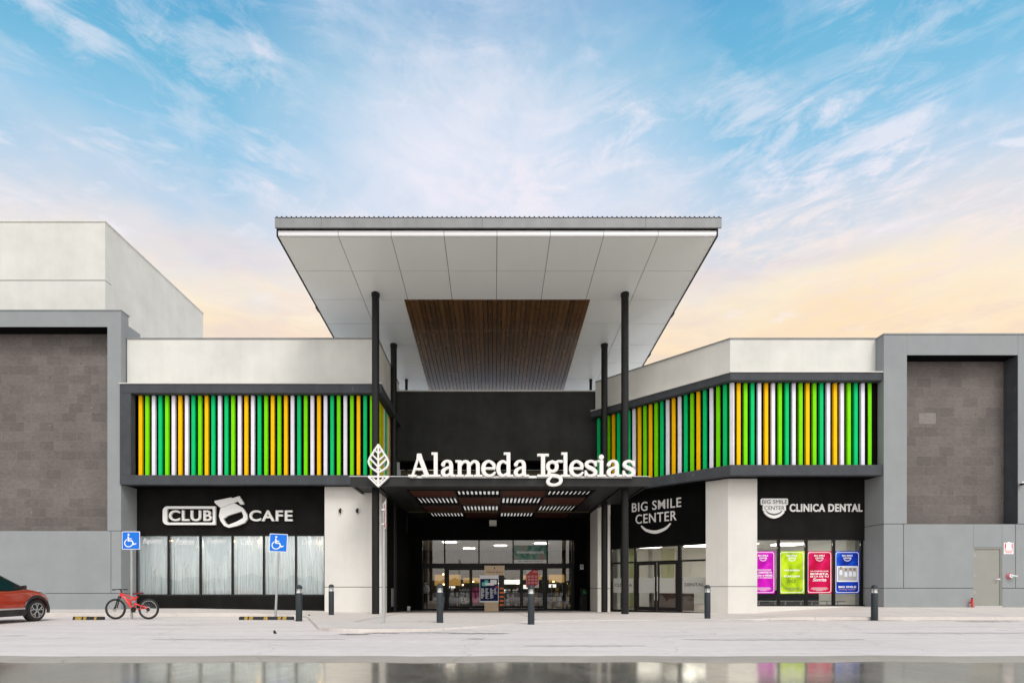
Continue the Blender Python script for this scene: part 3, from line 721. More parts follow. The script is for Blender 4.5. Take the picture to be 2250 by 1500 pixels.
# ------------------------------------------------------------------ right block: clinic with a slanted wing
YR = 21.34
xc = PX(1605, YR); Cf = xc+YR
A45 = R(-45)
fs = Frame((xc, YR, 0), A45)                 # local x negative = to the left along the slanted wall
def slant(px, py, C):
    k = (px-CX)/F; Y = C/(1+k); X = k*Y
    return ((X-xc)*fs.ux.x+(Y-YR)*fs.ux.y, PZ(py, Y))
def soff(C): return (C-Cf)/math.sqrt(2)      # local y of the parallel plane X+Y=C
cl = thing('clinic_building', (12, YR, 0), 'angled clinic block with a coloured fin screen over dark glazed shop fronts', 'building')
zA, zB_, zC, zD = PZ(818, YR), PZ(835, YR), PZ(1020.5, YR), PZ(1043.5, YR)
xe = PX(1940, YR); xeo = PX(1938, YR); LS = 6.75
def elbow(mb, off0, off1, z0, z1, left=LS, right=None):
    """an L-shaped (in plan) bar: along the front, then along the slanted wing; offsets are distances behind the front planes"""
    t = math.tan(R(22.5)); right = xe if right is None else right
    s = math.sqrt(.5)
    def corner(o): return (xc+o*t, YR+o)
    def far(o): return (xc+o*s-left*s, YR+o*s+left*s)
    a0, a1 = corner(off0), corner(off1); f0, f1 = far(off0), far(off1)
    mb.prism([f0, a0, (right, YR+off0), (right, YR+off1), a1, f1], z0, z1)
    return mb
elbow(MB(), 0, .30, zB_, zA).build('fascia_band', M['fascia'], cl, bevel=.01)
elbow(MB(), 0, .30, zD, zC).build('fascia_band', M['fascia'], cl, bevel=.01)
b = MB(); elbow(b, .62, .85, zD+.02, zA-.02); b.box(xe-.6, xe, YR+.3, YR+.62, zC, zB_); b.build('fin_backing', M['recess'], cl)
elbow(MB(), .302, .61, zA-.1, zA-.01).build('box_lid', M['recess'], cl)
elbow(MB(), .302, .9, zD-.0, zD+.018).build('box_floor', M['recess'], cl)
b = MB(); elbow(b, -.03, .42, zA, zA+.035); b.build('flashing', M['white2'], cl)
MB().prism([(5.62, 27.2), (10.1, 22.3), (18, 22.3), (18, 48), (5.62, 48)], 10.1, 10.3).build('roof', M['bounceroof'], cl)  # unseen roof added as a reflector below the canopy soffit
ztp = PZ(745, YR+.41)
b = MB(); elbow(b, .41, .7, zA+.036, ztp); b.build('parapet', M['white'], cl)
b = MB(); elbow(b, .38, .73, ztp, ztp+.05); b.build('coping', M['roofgrey'], cl)
# nearest the corner first
seqS = list("WGLWGYLGWYWGLYLYWGWGYLWGWLY")
fr_mesh = fin_mesh(.142, .125, zC-.05, zB_-.01); fr_mesh.name = 'finR'
for_s = Frame(tuple(fs((0, .27, 0))), A45)
NS = 24
fins(seqS[:NS], -.06, -.2795, 0, cl, for_s, fr_mesh, 0)
FIN_R = "LYLGWYWLGWLYLGWYWLGWL"
yf_ = YR+.27
fins(FIN_R, PX(1608.5, yf_), (PX(1911.5, yf_)-PX(1608.5, yf_))/20, 0, cl, Frame((0, yf_, 0)), fr_mesh, 0)
# corner pillar
yq = 22.0; xq = PX(1600, yq); zjn = PZ(1288, yq)
t2 = Vector((-math.sqrt(.5), math.sqrt(.5)))
xpr2 = PX(1664, yq)
pl = [(xq, yq), (xpr2, yq), (xpr2, yq+.75), (xq+.2, yq+1.4), (xq+t2.x*.95+.35, yq+t2.y*.95+.35), (xq+t2.x*.95, yq+t2.y*.95)]
b = MB(); b.prism(pl, zjn+.012, zD-.002); b.prism(pl, -.4, zjn-.012); b.build('pillar', M['white2'], cl, bevel=.01)
cen = Vector((sum(p[0] for p in pl)/6, sum(p[1] for p in pl)/6))
MB().prism([tuple(cen+(Vector(p)-cen)*.97) for p in pl], 0, 2).build('joint_backing', M['groove'], cl)
# window wall right of the pillar
yk = 22.4
zkt, zkb = PZ(1186, yk), PZ(1330, yk); xk0, xk1 = PX(1650, yk), PX(1899, yk)
b = MB(); b.box(xk0, xk1+.02, yk, yk+.25, zkt+.05, zD+.3); b.build('wall', M['dkwall'], cl)
MB().box(xk0, xk1+.02, yk-.05, yk+.25, -.4, zkb-.02).build('plinth', M['white2'], cl)
mk = [1651, 1711.5, 1772, 1832.5, 1893.5]
b = MB(); b.box(xk0, xk1+.02, yk-.01, yk+.1, zkt, zkt+.05); b.box(xk0, xk1+.02, yk-.01, yk+.1, zkb-.02, zkb+.03)
for q in mk: b.box(PX(q, yk)-.05, PX(q, yk)+.05, yk-.015, yk+.1, zkb+.031, zkt-.001)
kf = b.build('window_frame', M['frame'], cl)
for a, c in zip(mk, mk[1:]): MB().box(PX(a, yk)+.051, PX(c, yk)-.051, yk+.03, yk+.037, zkb+.031, zkt-.001).build('window_pane', M['glass'], kf)
# slanted sign wall and glazing
Cs = 32.2; sy = soff(Cs)
xs0 = slant(1341, 1200, Cs)[0]; xs1 = slant(1553, 1200, Cs)[0]
zst, zsm = 2.97, 2.25
b = MB(fs); b.box(xs0, xs1+.2, sy, sy+.25, zst, zD+.3); b.build('sign_wall', M['black'], cl)
zsb = -.17
ms = [1342, 1395.5, 1442.5, 1492.5, 1558]
b = MB(fs); b.box(xs0, xs1+.2, sy-.01, sy+.12, zsm-.05, zsm+.03); b.box(xs0, xs1+.2, sy, sy+.12, zsb-.2, zsb+.12); b.box(xs0, xs1+.2, sy-.01, sy+.12, zst-.05, zst-.001)
for q, hw in zip(ms, (.06, .05, .0, .09, .06)):
    x = slant(q, 1300, Cs)[0]
    if hw: b.box(x-hw, x+hw, sy-.015, sy+.12, zsb+.121, zsm-.051); b.box(x-hw*.8, x+hw*.8, sy-.015, sy+.12, zsm+.031, zst-.051)
sf = b.build('glazing_frame', M['frame'], cl)
for a, c in ((1342, 1395.5), (1492.5, 1558)): MB(fs).box(slant(a, 0, Cs)[0]+.061, slant(c, 0, Cs)[0]-.061, sy+.05, sy+.056, zsb+.121, zsm-.051).build('window_pane', M['glass'], sf)
for a, c in ((1342, 1395.5), (1395.5, 1492.5), (1492.5, 1558)): MB(fs).box(slant(a, 0, Cs)[0]+.05, slant(c, 0, Cs)[0]-.05, sy+.05, sy+.056, zsm+.031, zst-.051).build('window_pane', M['glass'], sf)
for a, c, hx in ((1397.5, 1442.5, 1), (1442.5, 1489.5, -1)):
    a_, c_ = slant(a, 0, Cs)[0]+.03, slant(c, 0, Cs)[0]-.03
    b = MB(fs); b.box(a_, a_+.1, sy+.02, sy+.08, zsb+.13, zsm-.055); b.box(c_-.1, c_, sy+.02, sy+.08, zsb+.13, zsm-.055)
    b.box(a_+.1, c_-.1, sy+.02, sy+.08, zsb+.13, zsb+.3); b.box(a_+.1, c_-.1, sy+.02, sy+.08, zsm-.15, zsm-.055)
    d = b.build('door', M['frame'], cl)
    MB(fs).box(a_+.101, c_-.101, sy+.045, sy+.051, zsb+.301, zsm-.151).build('door_pane', M['glass'], d)
    xh = c_-.05 if hx == 1 else a_+.05
    MB(fs).tube([(xh, sy-.05, .45), (xh, sy-.05, 1.55)], .018, 8).build('handle', M['chrome'], d)
# frosted bands on the glass, with lettering
zf0, zf1 = .78, 1.48
for a, c in ((1342, 1395.5), (1397.5, 1442.5), (1442.5, 1489.5), (1492.5, 1558)):
    MB(fs).box(slant(a, 0, Cs)[0]+.13, slant(c, 0, Cs)[0]-.13, sy+.038, sy+.042, zf0, zf1).build('frosted_band', M['frost'], sf)
txt_d = mat('dark_print', (.02, .02, .02), .6)
xA = slant(1499, 0, Cs)[0]; xB = slant(1549, 0, Cs)[0]
frS = Frame(tuple(fs((0, sy+.037, 0))), A45)
text('lettering', 'DENTAL', frS, xA+.1, xB-.05, 1.1, 1.24, txt_d, sf, .01)
text('lettering', 'CLÍNICA', frS, slant(1350, 0, Cs)[0], slant(1388, 0, Cs)[0], 1.08, 1.26, txt_d, sf, .01)
# interior of the clinic
pz = fs
inz = [(xk1-.1, 22.9), (xk1-.1, 27.5), (7.3, 30.2), (6.3, 27.2)]
def ipoly(x0, x1, off, dep): return [fs((x0, off, 0)).xy[:], fs((x1, off, 0)).xy[:], fs((x1, off+dep, 0)).xy[:], fs((x0, off+dep, 0)).xy[:]]
MB().prism([(6.6, 26.6), (9.9, 23.3), (10.0, 22.7), (16.4, 22.7), (16.4, 31), (6.6, 31)], -.16, -.14).build('floor', M['intfloor'], cl)
MB().prism([(6.6, 26.6), (9.9, 23.3), (10.0, 22.7), (16.4, 22.7), (16.4, 31), (6.6, 31)], 3.2, 3.3).build('ceiling', M['intwall'], cl)
b = MB(); b.box(6.4, 16.4, 31, 31.2, -.2, 3.3); b.box(16.3, 16.5, 22.7, 31, -.2, 3.3); b.box(6.3, 6.45, 26.9, 31, -.2, 3.3); b.build('interior_wall', M['intwall'], cl)
b = MB(); b.box(7.3, 8.0, 29.5, 29.6, -.1, 3.2); b.box(9.4, 10.1, 29.5, 29.6, -.1, 3.2); b.box(12, 13.4, 28, 28.1, -.1, 3.2); b.build('partition', M['intgreen'], cl)
b = MB(); b.box(10.25, 10.33, 25.1, 25.18, -.1, 3.1); b.box(10.6, 10.68, 25.35, 25.43, -.1, 3.1); b.build('light_strip', M['striplight'], cl)
for (x, y) in ((9.0, 25.6), (8.2, 28.0), (10.5, 27), (12.3, 26.2), (14.6, 26.2), (13.4, 29)): MB().box(x-.6, x+.6, y-.5, y+.5, 3.14, 3.19).build('ceiling_lamp', M['lampw'], cl)
dk = thing('reception_desk', (9.0, 26.5, -.14), 'dark brown reception desk seen through the clinic doors', 'desk')
b = MB(); b.box(8.1, 10.2, 26.9, 27.5, -.14, .75); b.build('desk_front', M['darkbrown'], dk); MB().box(8.0, 10.3, 26.8, 27.6, .75, .82).build('desk_top', M['redwood'], dk)
MB().box(xk0+.2, xk1-.2, 25.2, 25.3, -.1, .9).build('low_partition', M['recess'], cl)

# ------------------------------------------------------------------ right stone-clad store
YQ = 21.3
rs = thing('store_building', (22, YQ, 0), 'grey store with a steel service door and framed stone panel, at the right edge', 'building')
x0, xa_, xb_ = PX(1942, YQ), PX(1993, YQ), PX(2237, YQ)
zt, zo, zl, zg = PZ(735, YQ), PZ(780, YQ), PZ(1151, YQ), PZ(1292, YQ)
xg1_ = PX(1985, YQ); xg2_ = PX(2231, YQ)
xd0, xd1, zdt, zdb = PX(2139, YQ), PX(2202, YQ), PZ(1202, YQ), .25
b = MB(); b.box(x0, xa_, YQ, 23, zl+g, zt); b.box(xb_, 36, YQ, 23, zl+g, zt); b.box(xa_+.001, xb_-.001, YQ, 23, zo, zt); b.build('wall', M['grey'], rs, bevel=.012)
b = MB(); b.box(x0, xg1_, YQ, 23, zg+g, zl); b.box(xg1_+g, xd0, YQ, 23, zg+g, zl); b.box(xd1, xg2_, YQ, 23, zg+g, zl); b.box(xd0+.001, xd1-.001, YQ, 23, zdt, zl); b.box(xg2_+g, 36, YQ, 23, zg+g, zl)
b.box(x0, xd0, YQ, 23, -.3, zg); b.box(xd1, 36, YQ, 23, -.3, zg); b.build('base_wall', M['grey'], rs, bevel=.012)
b = MB(); b.box(x0+.03, xd0-.02, YQ+.03, 22.9, .2, zl-.01); b.box(xd1+.02, 36, YQ+.03, 22.9, .2, zl-.01); b.box(x0+.03, xa_-.03, YQ+.03, 22.9, zl-.009, zl+.05); b.box(xb_+.03, 36, YQ+.03, 22.9, zl-.009, zl+.05); b.box(xd0, xd1, YQ+.5, YQ+.6, .0, zl); b.build('joint_backing', M['groove'], rs)
MB().box(xa_-.05, xb_+.05, YQ+.6, YQ+.8, zl-.05, zo+.1).build('stone_panel', M['stone'], rs)
b = MB(); b.box(xa_, xb_, YQ+.012, YQ+.6, zo-.008, zo+.02); b.build('recess_head', M['black'], rs)
b = MB(); b.box(xb_-.008, xb_+.02, YQ+.012, YQ+.6, zl+.03, zo-.009); b.build('recess_side', M['fascia'], rs)
zb_ = (PX(2019, YQ+.6), PX(2056, YQ+.6), PZ(931, YQ+.6), PZ(907, YQ+.6))
MB().box(zb_[0], zb_[1], YQ+.596, YQ+.62, zb_[2], zb_[3]).build('replacement_tile', mat('pale_stone_tile', (.215, .195, .18), .9, var=.1, vscale=9, speck=.2), rs)
MB().box(x0-.02, 36, YQ-.02, YQ+.5, zt, zt+.05).build('coping', M['grey'], rs)
b = MB(); b.box(xd0+.002, xd0+.05, YQ+.02, YQ+.15, zdb, zdt-.001); b.box(xd1-.05, xd1-.002, YQ+.02, YQ+.15, zdb, zdt-.001); b.box(xd0+.05, xd1-.05, YQ+.02, YQ+.15, zdt-.06, zdt-.001)
b.build('door_frame', M['greydoor'], rs)
dr = MB().box(xd0+.055, xd1-.055, YQ+.05, YQ+.1, zdb+.06, zdt-.065).build('door', M['greydoor'], rs)
for z in (.85, 1.55, 2.35):
    MB().box(xd0+.03, xd0+.09, YQ+.03, YQ+.052, z-.06+.0, z+.06).build('hinge', M['galv'], dr)
b = MB(); b.tube([(xd1-.16, YQ+.05, 1.38), (xd1-.16, YQ-.03, 1.38)], .028, 10); b.tube([(xd1-.16, YQ-.03, 1.38), (xd1-.16, YQ-.05, 1.38)], .04, 12); b.tube([(xd1-.15, YQ-.04, 1.38), (xd1-.3, YQ-.04, 1.37)], .016, 8); b.build('handle', M['chrome'], dr)
MB().box(xd0+.02, xd1-.02, YQ-.02, YQ+.1, zdb, zdb+.055).build('threshold', M['silver'], rs)

# ------------------------------------------------------------------ big sloping roof canopy
def soz(y): return 14.5-.0759*y
rc = thing('roof_canopy', (.12, 21.3, 0), 'huge upswept white-soffit canopy with a brown plank panel on slim black columns', 'canopy')
X0, X1 = -7.42, 7.66
cols_ = [X0, -5.35, -3.53, -1.71, .11, 1.945, 3.78, 5.65, X1]
rows_ = [18.2+1.74*i for i in range(8)]
WX0, WX1, WY0, WY1 = -3.68, 3.96, 21.67, 30.38
b = MB(); gp = .010
for i in range(8):
    for j in range(7):
        xa_, xb_, ya_, yb_ = cols_[i]+gp, cols_[i+1]-gp, rows_[j]+gp, rows_[j+1]-gp
        parts = [(xa_, xb_)]
        if ya_ > WY0-.1:
            parts = []
            if xa_ < WX0: parts.append((xa_, min(xb_, WX0)))
            if xb_ > WX1: parts.append((max(xa_, WX1), xb_))
        for p, q in parts:
            if q-p < .05: continue
            zz = lambda y, o=0: soz(y)+o
            b.hexa([(p, ya_, zz(ya_)), (q, ya_, zz(ya_)), (q, yb_, zz(yb_)), (p, yb_, zz(yb_))], [(p, ya_, zz(ya_, .04)), (q, ya_, zz(ya_, .04)), (q, yb_, zz(yb_, .04)), (p, yb_, zz(yb_, .04))])
b.build('soffit', M['soffit'], rc)
b = MB()     # rounded white lip at the front, one length per panel
for i in range(8):
    xa_, xb_ = cols_[i]+gp*.7, cols_[i+1]-gp*.7
    z8 = soz(18.2); prof = [(18.2-.012, z8+.001), (18.178, z8+.003), (18.158, z8+.015), (18.147, z8+.04), (18.14, z8+.185), (18.19, z8+.185)]
    n = len(prof); b.add([(xa_, y, z) for y, z in prof]+[(xb_, y, z) for y, z in prof], [(k, k+1, n+k+1, n+k) for k in range(n-1)])
o = b.build('soffit_lip', mat('white_lip_metal', (.84, .82, .82), .22, coat=.4), rc, smooth=True)
b = MB()
b.hexa([(X0+.02, 18.21, soz(18.21)+.06), (X1-.02, 18.21, soz(18.21)+.06), (X1-.02, 31, soz(31)+.045), (X0+.02, 31, soz(31)+.045)], [(X0+.02, 18.21, soz(18.21)+.3), (X1-.02, 18.21, soz(18.21)+.3), (X1-.02, 31, soz(31)+.3), (X0+.02, 31, soz(31)+.3)])
b.build('roof_deck', M['groove'], rc)
npl = 38; b = MB(); pw = (WX1-WX0)/npl; rnd = random.Random(3)
for k in range(npl):
    xa_, xb_ = WX0+pw*k+.011, WX0+pw*(k+1)-.011; y = WY0; cuts = sorted([WY0, WY1]+[WY0+rnd.choice((2.44, 3.66, 4.88, 6.1)), WY0+rnd.choice((7.3,))])
    for ya_, yb_ in zip(cuts, cuts[1:]):
        if yb_-ya_ < .1: continue
        ya2, yb2 = ya_, yb_-.004
        b.hexa([(xa_, ya2, soz(ya2)-.03), (xb_, ya2, soz(ya2)-.03), (xb_, yb2, soz(yb2)-.03), (xa_, yb2, soz(yb2)-.03)], [(xa_, ya2, soz(ya2)+.03), (xb_, ya2, soz(ya2)+.03), (xb_, yb2, soz(yb2)+.03), (xa_, yb2, soz(yb2)+.03)])
b.build('plank_panel', M['plank'], rc)
# grey edge flashing: front and two sides
XF0, XF1 = PX(603.5, 18.06), PX(1586, 18.06); yfF = 18.06; zf0, zf1 = PZ(500, yfF), PZ(478.5, yfF)
b = MB(); cuts = [XF0, -5.9, -.4, 5.2, XF1]
for a, c in zip(cuts, cuts[1:]): b.box(a+.003, c-.003, yfF, yfF+.06, zf0, zf1)
b.build('front_flashing', M['roofgrey'], rc, bevel=.006)
MB().box(X0-.03, X1+.03, yfF+.061, yfF+.2, zf0-.03, zf0+.02).build('gap_shade', M['recess'], rc)  # near-black filler painting the shade between flashing and lip
b = MB()
for xx in (X0-.04, X1+.005):
    b.hexa([(xx, yfF+.06, soz(18.12)-.03), (xx+.035, yfF+.06, soz(18.12)-.03), (xx+.035, 31, soz(31)-.03), (xx, 31, soz(31)-.03)], [(xx, yfF+.06, zf1), (xx+.035, yfF+.06, zf1), (xx+.035, 31, soz(31)+.4), (xx, 31, soz(31)+.4)])
for xx, yy in ((X0-.08, 22.2), (X1+.02, 22.6), (X1+.02, 26.0)): b.box(xx, xx+.06, yy, yy+.35, soz(yy)-.03, soz(yy)+.08)
b.build('side_flashing', M['blackmetal'], rc)
b = MB(); x = XF0
sl = (soz(31)+.42-(zf1+.0))/(31-yfF)
vs = []; k = 0; xs_list = []
while x < XF1-.1:
    xs_list += [(x, 0), (x+.05, 0), (x+.068, .038), (x+.098, .038), (x+.116, 0)]; x += .166
xs_list.append((XF1, 0))
n = len(xs_list); b.add([(x, yfF-.02, zf1+.004+z) for x, z in xs_list]+[(x, 31, zf1+.004+z+sl*(31-yfF)) for x, z in xs_list], [(k, k+1, n+k+1, n+k) for k in range(n-1)])
b.build('roof_sheet', M['roofgrey'], rc)
for (x, y, zb, rr) in ((-4.77, 21.3, pave_z(-4.77, 21.3), .148), (5.29, 21.3, pave_z(5.29, 21.3), .148), (-4.77, 25.15, pave_z(-4.77, 25.15), .15), (5.27, 25.15, pave_z(5.2, 25.15), .15), (-4.75, 28.7, zbt-.2, .075), (5.27, 28.7, zbt-.2, .075)):
    b = MB(); b.tube([(x, y, zb-.05), (x, y, 4.0), (x, y, soz(y)-.12)], rr, 28); c_ = b.build('column', M['blackmetal'], rc); soft(c_)
    b = MB(); b.tube([(x, y, soz(y)-.12), (x, y, soz(y)+.02)], rr*1.13, 28); soft(b.build('column_cap', M['blackmetal'], c_))
    if rr > .1:
        b = MB(); b.tube([(x, y, 3.62), (x, y, 3.65)], rr*1.03, 28); soft(b.build('weld_band', M['blackmetal'], c_))

# ------------------------------------------------------------------ low entrance canopy
YE = 20.5; ze0, ze1 = PZ(1068, YE), PZ(1047, YE); XE0, XE1 = PX(769.5, YE), PX(1426, YE)
ec = thing('entrance_canopy', (.25, YE, ze0), 'low dark steel entrance canopy with slatted wood underside carrying the big white letters', 'canopy')
b = MB(); b.box(XE0, XE1, YE, YE+.14, ze0+.05, ze1); b.box(XE0, XE1, YE-.02, YE+.14, ze0, ze0+.05)
b.build('front_beam', M['dkmetal'], ec, bevel=.006)
MB().box(XE0-.02, XE1+.02, YE-.03, YE+.2, ze1, ze1+.02).build('top_flashing', M['silver'], ec)
b = MB()
b.box(XE0, -4.75, YE+.141, 22.28, ze0+.06, ze0+.09); b.box(-4.74, -3.55, YE+.141, YG-.11, ze0+.06, ze0+.09)
b.box(4.15, 5.15, YE+.141, YG-.11, ze0+.06, ze0+.09); b.prism([(5.15, YE+.141), (XE1, YE+.141), (XE1, 25.2), (5.15, 26.1)], ze0+.06, ze0+.09)
b.box(-3.55, 4.15, YE+.141, 21.55, ze0+.06, ze0+.09)
b.build('soffit', M['dkmetal'], ec)
for xx in (-4.62, 5.14): MB().box(xx-.1, xx+.1, YE+.141, YG-.11, ze0+.0, ze0+.055).build('beam', M['blackmetal'], ec)
MB().box(XE0, XE0+.1, YE+.141, 22.28, ze0, ze0+.055).build('edge_beam', M['blackmetal'], ec); MB().box(XE1-.1, XE1, YE+.141, 25.0, ze0, ze0+.055).build('edge_beam', M['blackmetal'], ec)
# checkerboard of closed wood panels and open slats
cw = [-3.55, -1.62, .30, 2.22, 4.15]; rw = [21.55, 23.25, 25.55, 28.1, 30.38]
bw = MB(); bo = MB(); bl = MB(); bg_ = MB()
for j in range(4):
    for i in range(4):
        xa_, xb_, ya_, yb_ = cw[i], cw[i+1], rw[j], rw[j+1]
        bl.box(xa_-.03, xa_+.03, ya_, yb_, ze0+.02, ze0+.12); bl.box(xa_+.03, xb_-.03, ya_-.03, ya_+.03, ze0+.02, ze0+.12)
        if (i+j) % 2 == 0:
            n = 14
            for k in range(n):
                y = ya_+.05+(yb_-ya_-.1)*k/n; bw.box(xa_+.05, xb_-.05, y, y+(yb_-ya_-.1)/n-.018, ze0+.05, ze0+.08)
            bo.box(xa_+.04, xb_-.04, ya_+.03, yb_-.03, ze0+.12, ze0+.14)
        else:
            n = 10
            for k in range(n+1):
                x = xa_+.06+(xb_-xa_-.12)*k/n; bo.box(x-.04, x+.04, ya_+.04, yb_-.04, ze0+.06, ze0+.12)
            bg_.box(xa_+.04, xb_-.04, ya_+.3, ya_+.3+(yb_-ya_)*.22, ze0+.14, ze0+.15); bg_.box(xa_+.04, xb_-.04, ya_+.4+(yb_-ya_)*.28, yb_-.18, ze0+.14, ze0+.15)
bl.box(4.12, 4.18, rw[0], rw[4], ze0+.02, ze0+.12)
bl.build('soffit_grid', M['blackmetal'], ec); bw.build('wood_slats', M['redwood'], ec); bo.build('open_slats', M['recess'], ec)
bg_.build('skylight_glow', mat('glowing_skylight_sheet', (.8, .8, .78), .5, emit=(.95, .93, .9, .5)), ec)  # sheets glow by emission in place of daylight from above
b = MB(); b.box(XE0, -4.76, YE+.2, 21.84, ze1-.05, ze1-.02); b.box(-4.6, 5.1, YE+.2, 27.4, ze1+.08, ze1+.1); b.build('roof_sheet', M['dkmetal'], ec)
b = MB(); b.box(.0-.25, .15, 29.2, 29.5, 4.45, 4.75); b.build('speaker_box', M['intwall'], ec)

# ================================================================== SIGNS
# big slab-serif letters
V = {}
V['l'] = [('b', 7, 0, 15.6, 54), ('b', 1, 0, 22, 5.2), ('b', 2, 48.5, 12, 54)]
V['i'] = [('b', 5.2, 0, 13.6, 37), ('b', -.5, 0, 19, 5.2), ('b', .5, 31.8, 10, 37), ('l', [(9.2, 43.5, 5.6), (9.3, 43.5, 5.6)])]
V['I'] = [('b', 8.5, 0, 17.8, 51), ('b', .3, 0, 26, 5.6), ('b', .3, 45.4, 26, 51)]
V['A'] = [('l', [(9.2, 1, 2.7), (24, 47.5, 2.7)]), ('l', [(25, 46, 5), (41, 4, 5)]), ('p', [(20, 51), (29, 51), (31, 44), (19, 42)], .3), ('b', 14, 14.5, 36, 19.8), ('b', 0, 0, 18.8, 5.2), ('b', 30, 0, 51.5, 5.2)]
V['a'] = [('s', [(5.5, 27.3, 4.4), (9, 33, 3.2), (15.5, 35, 2.8), (21.5, 32, 4), (23.2, 25, 4.4), (23.2, 15, 4.4), (23.3, 7, 4.4), (26, 3.2, 3), (32.5, 2.8, 2.6)]),
          ('s', [(23, 21.3, 2.6), (13, 19.3, 3), (6, 13.5, 4.3), (5.8, 7, 4.3), (10.5, 3, 3.2), (17.5, 4.5, 3), (23, 9.5, 2.6)])]
V['m'] = [('b', 5.6, 0, 14.2, 36.8), ('b', 25.8, 0, 34.4, 26), ('b', 45.8, 0, 54.4, 26), ('b', 0, 0, 19.3, 5.2), ('b', 21.2, 0, 39.6, 5.2), ('b', 41.2, 0, 60, 5.2), ('b', .4, 31.8, 10, 37),
          ('s', [(13.5, 27, 2.6), (18, 32.8, 3), (24.5, 34, 3.2), (29.3, 30, 4.1), (30.1, 23, 4.3)]), ('s', [(33.8, 27, 2.6), (38.3, 32.8, 3), (44.5, 34, 3.2), (49.3, 30, 4.1), (50.1, 23, 4.3)])]
V['e'] = [('b', 5, 16.5, 30, 21.5), ('s', [(28.6, 19.2, 3.3), (27.4, 28, 3.8), (17, 34.6, 2.9), (7.6, 29, 4), (4.8, 18, 4.6), (8, 7.3, 4.1), (17, 2.8, 3.1), (25, 4.6, 2.9), (30, 9.4, 2.5)])]
V['d'] = [('b', 22.8, 0, 31.4, 54), ('b', 27, 0, 38, 5.2), ('b', 16.5, 48.5, 27, 54), ('s', [(24, 30, 2.9), (15, 34.2, 3.1), (7.2, 29, 4.1), (4.8, 18.5, 4.6), (7.2, 8, 4.1), (15, 2.9, 3.1), (24, 7, 2.9)])]
V['g'] = [('s', [(14, 33.7, 3.2), (6.3, 30, 3.8), (4.3, 23, 4.2), (6.3, 16, 3.8), (14, 12.6, 3.1), (21.7, 16, 3.8), (23.8, 23, 4.2), (21.7, 30, 3.8), (14, 33.7, 3.2)]), ('s', [(21, 31.5, 2.7), (27, 34.4, 2.7), (35, 34.2, 2.9)]),
          ('s', [(9.5, 13.5, 2.8), (6.4, 9, 3.2), (9, 4.6, 3.7), (20, 2.8, 4), (29, .2, 4), (33, -6, 4.1), (30, -13.5, 3.8), (19, -17.4, 3), (8, -15.6, 3.6), (4.2, -9.5, 3.9), (8, -3, 3.2), (13, 2, 2.6)])]
V['s'] = [('s', [(26, 25.5, 2.6), (22.5, 32.4, 2.9), (14.5, 34.8, 2.8), (7, 31.5, 3.8), (5.8, 25.5, 4.1), (12, 20.8, 4.4), (20, 17.2, 4.5), (25.2, 11.5, 4.3), (23.5, 5.6, 3.8), (15.5, 2.7, 2.9), (7.5, 4.8, 2.9), (3.6, 12, 2.6)]), ('b', 24.3, 23.5, 28.4, 36), ('b', 1.2, .6, 5.2, 13.6)]
YS = YE-.16; sc_ = YS/F
bs = thing('letter_sign', (PX(1146, YS), YS, ze1), 'row of big white slab serif letters standing on the front of the low entrance canopy', 'sign')
frs = Frame((0, YS+.09, 0))
spots = [('A', 896.6), ('l', 946), ('a', 968), ('m', 1000), ('e', 1057), ('d', 1090), ('a', 1128), ('I', 1180), ('g', 1199.5), ('l', 1231), ('e', 1250), ('s', 1283), ('i', 1312), ('a', 1332), ('s', 1366.5)]
gm = {}
for ch, px in spots:
    if ch not in gm: gm[ch] = outline_mesh(V[ch], sc_, .10, .012)
    me = gm[ch].copy(); me.transform(Matrix.Translation((PX(px, YS), PZ(1047.5, YS), 0)))
    link('letter', place(me, frs), M['signwhite'], bs)
MB().box(PX(900, YS), PX(1390, YS), YE-.06, YE-.035, ze1-.06, ze1+.03).build('mounting_rail', M['signside'], bs)
# leaf emblem
lf = thing('leaf_emblem', (PX(831, YS), YS, PZ(1069, YS)), 'white outlined leaf emblem fixed to the canopy front left of the letters', 'sign')
leaf = [('s', [(390, 205, 24), (250, 410, 24), (140, 600, 25), (128, 710, 26), (200, 835, 25), (380, 965, 25)]), ('s', [(390, 205, 24), (535, 430, 24), (640, 600, 25), (660, 730, 26), (590, 850, 25), (400, 965, 25)]),
        ('l', [(388, 220, 24), (386, 1340, 24)]), ('l', [(385, 440, 20), (280, 345, 20)]), ('l', [(385, 635, 22), (225, 480, 22)]), ('l', [(385, 815, 24), (165, 590, 24)]), ('l', [(390, 450, 20), (505, 355, 20)]),
        ('l', [(390, 640, 22), (575, 480, 22)]), ('l', [(390, 815, 24), (625, 585, 24)]), ('l', [(385, 830, 15), (310, 905, 15)]), ('l', [(390, 830, 15), (470, 900, 15)]),
        ('l', [(125, 1080, 25), (660, 1080, 25)]), ('l', [(125, 1090, 25), (388, 1345, 27)]), ('l', [(660, 1090, 25), (388, 1345, 27)]), ('l', [(385, 1270, 14), (250, 1130, 20)]), ('l', [(390, 1270, 14), (520, 1130, 20)]),
        ('l', [(385, 1150, 14), (300, 1215, 12)]), ('l', [(390, 1150, 14), (480, 1215, 12)])]
shape('emblem', pxprims(leaf, 388, 1375, 12.5), frs, sc_, (PX(831, YS), PZ(1070, YS)), M['signwhite'], lf, .09, .008, step=.45)

